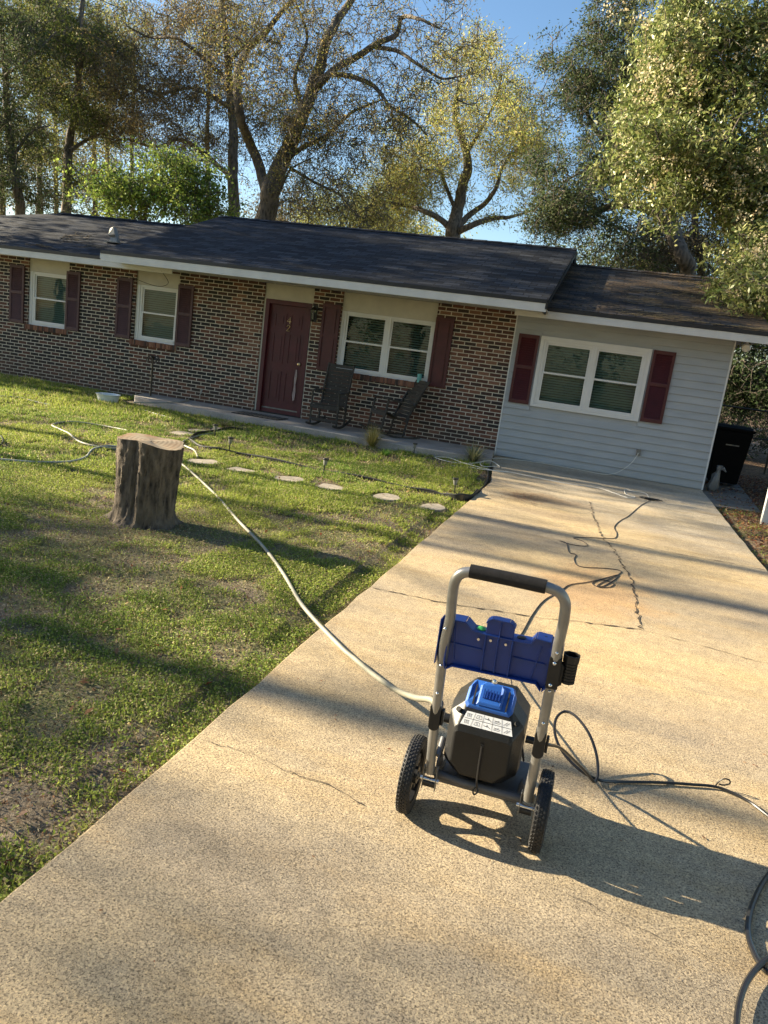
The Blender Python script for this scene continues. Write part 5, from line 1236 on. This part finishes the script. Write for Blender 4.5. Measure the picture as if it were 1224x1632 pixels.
# E: big laurel with pale flower heads at right, overhanging the low roof
Y = 2.2; bE = (6.9, 3.0, GZ)
limbs = [([bE, (6.8, 3.0, 2.5), (6.5, 2.8, 4.5), (6.1, 2.5, 6.5), (5.8, 2.3, 8.5)], .24, .06), ([(6.7, 2.9, 3.2), (6.0, 2.4, 4.4), (5.2, 2.2, 5.2), (4.6, 2.1, 5.4)], .09, .03), ([(6.5, 2.8, 4.6), (5.6, 2.4, 6.0), (4.7, 2.3, 7.0), (4.3, 2.2, 7.2)], .09, .03), ([(6.6, 2.8, 3.6), (6.2, 1.8, 4.0), (5.6, 1.2, 4.1)], .08, .03), ([(6.1, 2.5, 6.5), (6.6, 2.2, 7.6), (7.3, 2.2, 8.2)], .08, .03)]
blobs = B3([(1150, 60, 100, 80, 1.5), (1085, 120, 55, 50, 1.0), (1060, 160, 40, 30, .6), (1090, 215, 85, 60, 1.4), (1180, 180, 90, 90, 1.5), (1060, 260, 55, 34, .7), (1120, 300, 95, 36, 1.0), (1200, 300, 60, 60, 1.0), (1210, 375, 45, 50, .8), (1200, 445, 34, 36, .5, -1.2), (1230, 480, 40, 40, .4, -1.0), (1030, 295, 30, 18, .25), (1100, 10, 110, 40, .8), (1215, 410, 30, 25, .4, -1)], Y, 1.5)
lau = tree('laurel_tree', 'broad sunlit evergreen with long glossy leaves and pale flower heads at the right', bE, limbs, blobs, [(.11, .15, .040), (.17, .205, .06), (.23, .245, .085), (.09, .12, .04), (.27, .27, .11)], 6, 1200, 80, .23, .092, 'tall trees behind the house', 'leaf_gloss', 2, .34, rtwig=.02, up=.5, gap=.75)
# flower heads
r = np.random.default_rng(66); bl_ = blobs; wts = np.array([b_[2] for b_ in bl_]); k = r.choice(len(bl_), 420, p=wts/wts.sum()); u = unit(r.normal(size=(420, 3))-np.array([.3, .6, -.2])); C = np.array([bl_[i][0] for i in k])+u*np.array([bl_[i][1] for i in k])*1.02-np.array(bE)
LC = np.repeat(C, 14, axis=0)+r.normal(size=(420*14, 3))*.045; V, F, Tn = leaves_mesh(LC, .038, [(.50, .42, .26), (.42, .34, .20), (.58, .52, .36)], r, .8); fast_mesh('blossom', V, F, MT['leaf'], Tn, lau)
# F: dark trees at far left
Y = 13; b_ = ground_at(105, 345, Y)
tree('pine_tree', 'tall dark tree with double trunk at the far left behind the hip roof', b_, [([b_, (b_[0], Y, 3.5)]+P3([(106, 345), (108, 290), (110, 230), (122, 170), (126, 90), (132, 0)], Y, .3, 1), .24, .08), (P3([(112, 240), (140, 222), (165, 210), (180, 190)], Y, .5, 2), .08, .02), (P3([(122, 170), (90, 150), (50, 155)], Y, .5, 3), .06, .02), (P3([(124, 140), (140, 80), (180, 62)], Y, .5, 5), .06, .02)],
    B3([(110, 60, 70, 60, 1.4), (90, 150, 60, 50, 1.4), (60, 220, 60, 40, 1.1), (130, 190, 50, 40, .9), (160, 120, 35, 50, .5), (60, 20, 70, 50, 1.0), (130, 290, 40, 30, .5), (180, 20, 40, 40, .3)], Y, 2.6), OLV, 7, 1300, 48, .28, .078, 'tall trees behind the house')
Y = 10; b_ = ground_at(30, 350, Y)
tree('pine_tree', 'shadowy dark green tree at the very left edge of the picture', b_, [([b_, (b_[0], Y, 3)]+P3([(34, 350), (26, 290), (14, 220), (8, 120), (0, 20)], Y, .3, 1), .22, .07), (P3([(20, 250), (50, 210), (80, 200)], Y, .5, 2), .06, .02), (P3([(8, 120), (50, 90), (90, 50)], Y, .5, 3), .06, .02)],
    B3([(20, 60, 60, 60, 1.5), (10, 150, 60, 50, 1.3), (20, 230, 50, 40, 1.1), (60, 110, 40, 30, .6), (10, 300, 40, 35, .9), (60, 300, 40, 35, .5), (-30, 200, 40, 120, 1)], Y, 2.0), DKG, 8, 850, 44, .26, .080, 'tall trees behind the house')
Y = 20; b_ = ground_at(0, 345, Y)
tree('pine_tree', 'hazy olive tree between the left trunks, farther back', b_, [([b_, (b_[0], Y, 5)]+P3([(4, 350), (2, 280), (-4, 150)], Y, .3, 1), .24, .07), (P3([(2, 280), (60, 230), (110, 200)], Y, .5, 4), .09, .03), (P3([(0, 200), (60, 130), (150, 60)], Y, .5, 5), .09, .03)],
    B3([(60, 290, 90, 50, 1.5), (150, 280, 60, 50, 1.0), (50, 200, 90, 60, 1), (150, 160, 60, 70, .7), (120, 60, 90, 60, .6)], Y, 2.6), [(.10, .10, .04), (.14, .13, .05), (.18, .15, .06)], 18, 520, 44, .50, .11, 'tall trees behind the house')
Y = 17; b_ = ground_at(172, 330, Y)
tree('young_pine', 'thin straight trunk between the dark left tree and bright maple', b_, [([b_, (b_[0], Y, 4)]+P3([(173, 340), (172, 280), (170, 200), (176, 120), (170, 30)], Y, .2, 1), .13, .04)],
    B3([(170, 250, 28, 30, .5), (175, 180, 35, 40, .8), (170, 110, 40, 50, 1), (165, 40, 50, 40, .8)], Y, 2.0), [(.15, .14, .05), (.10, .11, .04), (.2, .17, .06)], 9, 220, 50, .45, .1, 'tall trees behind the house')
# G: bright green young maple right behind the roof
Y = 8.2; b_ = ground_at(235, 350, Y)
tree('maple_tree', 'young tree with fresh bright green leaves just behind the left roof', b_, [([b_, (b_[0], Y, 3)]+P3([(230, 352), (238, 320), (252, 295), (285, 272), (300, 262)], Y, .3, 1), .07, .02), (P3([(234, 335), (215, 300), (200, 280)], Y, .3, 2), .04, .015), (P3([(240, 318), (270, 322), (310, 315), (340, 300)], Y, .3, 3), .04, .015), (P3([(250, 298), (245, 265), (255, 245)], Y, .3, 4), .03, .012)],
    B3([(210, 310, 45, 28, 1.2), (260, 290, 50, 30, 1.1), (310, 300, 45, 32, 1.1), (340, 335, 28, 20, .5), (250, 250, 40, 20, .5), (200, 340, 40, 16, .6), (290, 335, 60, 18, .9), (180, 270, 25, 20, .3)], Y, 1.2), [(.13, .19, .035), (.19, .25, .05), (.08, .13, .028), (.25, .29, .07)], 10, 480, 40, .26, .085, 'tall trees behind the house', aspect=.62)
for k, (px, Y, h0, lb_) in enumerate([(62, 17, 60, 'slim trunk left of the dark tree, behind the hip roof'), (88, 24, 40, 'thin far trunk just left of the double trunk'), (150, 21, 30, 'thin trunk between the dark tree and the young pine'), (210, 26, 60, 'slim far trunk behind the bright young maple'), (330, 25, 80, 'slim trunk seen through the brown crown, left of the straight trunk')]):
    b_ = ground_at(px, 345, Y); tree('slim_pine', lb_, b_, [([b_, (b_[0], Y, 6)]+P3([(px+2, 340), (px, 220), (px+4, 120), (px+2, h0)], Y, .3, k), .17, .05)], B3([(px, 110, 40, 70, 1), (px+10, 40, 50, 50, 1), (px-10, 210, 30, 40, .4)], Y, 2.2), YEL[:2]+OLV[1:3], 80+k, 260, 36, .42, .09, 'tall trees behind the house', gap=1.3)
# far yellow-brown trees seen low through the branches
Y = 32
for k, (px, w_, lb_, cc, hh_) in enumerate([(560, 60, 'distant tan and yellow tree low behind the ridge, middle', [(.30, .31, .10), (.24, .26, .09)], 326), (950, 70, 'distant dark green tree low behind the gap between roofs', DKG, 402), (640, 50, 'distant yellowish tree behind the ridge, left of the elm', YEL, 352), (450, 50, 'distant brown tree low behind the forked oak', GREY, 318), (1040, 60, 'distant olive tree behind the right low roof', OLV, 400)]):
    b_ = ground_at(px, 380, Y); tree('distant_tree', lb_, b_, [([b_, (b_[0], Y, 5), tuple(gy(px, hh_, Y))], .2, .05)], B3([(px, hh_+14, w_*.7, 26, 1), (px-w_*.4, hh_+30, w_*.4, 20, .7), (px+w_*.4, hh_+30, w_*.4, 20, .7)], Y, 3), cc, 30+k, 150, 50, .7, .15, 'distant trees behind the house')
# H: dark hedge behind fence at right
for k, (x, y, rx, rz, lb_) in enumerate([(4.6, 8.6, 1.5, 2.2, 'dark evergreen shrub behind the fence, left'), (6.8, 9.2, 1.8, 2.6, 'dark evergreen shrub behind the fence, right'), (3.4, 10.5, 1.4, 2.0, 'dark evergreen shrub hidden behind the house corner'), (5.7, 12.5, 2.6, 3.4, 'taller dark shrub filling the background right of the house'), (6.6, .6, 1.3, 2.0, 'unseen dark evergreen shrub added right of the bin to block sky light')]):  # last shrub stands out of view, added to keep sky light off the bin
    tree('evergreen_shrub', lb_, (x, y, GZ), [([(x, y, GZ), (x+.1, y, 1.2), (x, y, rz*1.2)], .08, .03)], [((x, y, rz*.95), (rx, 1.3, rz*.95), 1), ((x+.6, y-.5, rz*.6), (rx*.7, 1.0, rz*.6), .7)], [(.025, .045, .015), (.04, .06, .022), (.055, .07, .03)], 40+k, 330, 60, .32, .085, 'evergreen shrubs behind the fence', cat='shrub')

# Trees left of the frame and behind the photographer: they throw the long shade over lawn and roof and fill the window reflections
def side_tree(x, y, h, blobs, seed, cl, label, r0=.22, cols=OLV, ls=.16, cs=.5, per=45, name='shade_tree', tr=True, gap=1.0):
    tree(name, label, (x, y, GZ), [([(x, y, GZ), (x+.1, y+.05, h*.35), (x-.1, y-.1, h*.7), (x, y, h)], r0, .05)]+[([(x, y, h*(.35+.12*i)), (x+math.cos(i*2.1)*1.2, y+math.sin(i*2.1)*1.2, h*(.45+.12*i)), (x+math.cos(i*2.1)*2.4, y+math.sin(i*2.1)*2.2, h*(.5+.12*i))], r0*.4, .03) for i in range(4)], blobs, cols, seed, cl, per, cs, ls, 'trees round the yard outside the picture', twigs=2, gap=gap)
side_tree(-22, 3.2, 15, [((-22, 3.2, 11.5), (3, 3.6, 3.0), 1.5), ((-22, .8, 10), (2.6, 2.0, 2.2), 1.0), ((-22, .9, 11.9), (2.6, 2.0, 1.1), .5), ((-22, 5.5, 10), (3, 2.5, 3), .6)], 51, 480, 'tall yard tree beyond the left end of the house', .3)
side_tree(-19, -1.2, 9, [((-19, -1.0, 6.2), (2.2, 1.5, 2.4), 1.0), ((-19, -.4, 3.6), (2.0, 1.0, 1.6), .5)], 52, 190, 'medium yard tree by the left end of the porch', .2)
side_tree(-23, -5.1, 13, [((-23, -4.9, 11.6), (1.5, 1.6, 1.6), .5)], 53, 60, 'slim yard tree left of the lawn', .12)
side_tree(-21, -6.6, 13, [((-21, -6.5, 12.0), (1.5, 1.4, 1.2), .4), ((-21, -2.9, 8.6), (1.6, .9, 1.2), .35)], 54, 80, 'second slim yard tree left of the lawn', .11)
side_tree(-20, -9.9, 9.5, [((-20, -9.55, 6.4), (2.2, .75, 1.5), 1.0)], 55, 180, 'bushy yard tree left of the near lawn', .18, gap=1.1)
side_tree(-20, -12.6, 11, [((-20, -12.25, 8.7), (2.2, .70, 1.5), 1.0), ((-20, -13.7, 9.0), (1.8, .9, 1.4), .2)], 56, 56, 'yard tree left of the driveway end', .2, gap=1.5, per=70, ls=.13)
for k, (x, y, h) in enumerate([(-14, -30, 13), (-5, -34, 15), (4, -31, 12), (12, -33, 14), (20, -26, 13), (15, -11, 14), (12, -19, 13), (1, -24, 14), (14.5, -2, 15), (-8, -24, 12)]):  # right-hand and nearer rear trees are unseen, added to cover sky and darken shade
    side_tree(x, y, h, [((x, y, h*.68), (4.2, 3.5, h*.28), 1), ((x+1.5, y+1, h*.4), (3.5, 3, h*.2), .7)], 60+k, 170, ['tree across the street, far left', 'tall tree across the street, left', 'tree across the street, middle', 'tree across the street, right', 'tree across the street, far right', 'unseen tree added right of the driveway to block sky light', 'unseen tree added behind the driveway end, right, to block sky light', 'unseen tree added behind the photographer to block sky light', 'unseen tall tree added right of the garage side to block sky light', 'unseen tree added behind the lawn, left, to block sky light'][k], .3, cols=[OLV, GREY, YEL][k % 3], ls=.28, cs=.9)
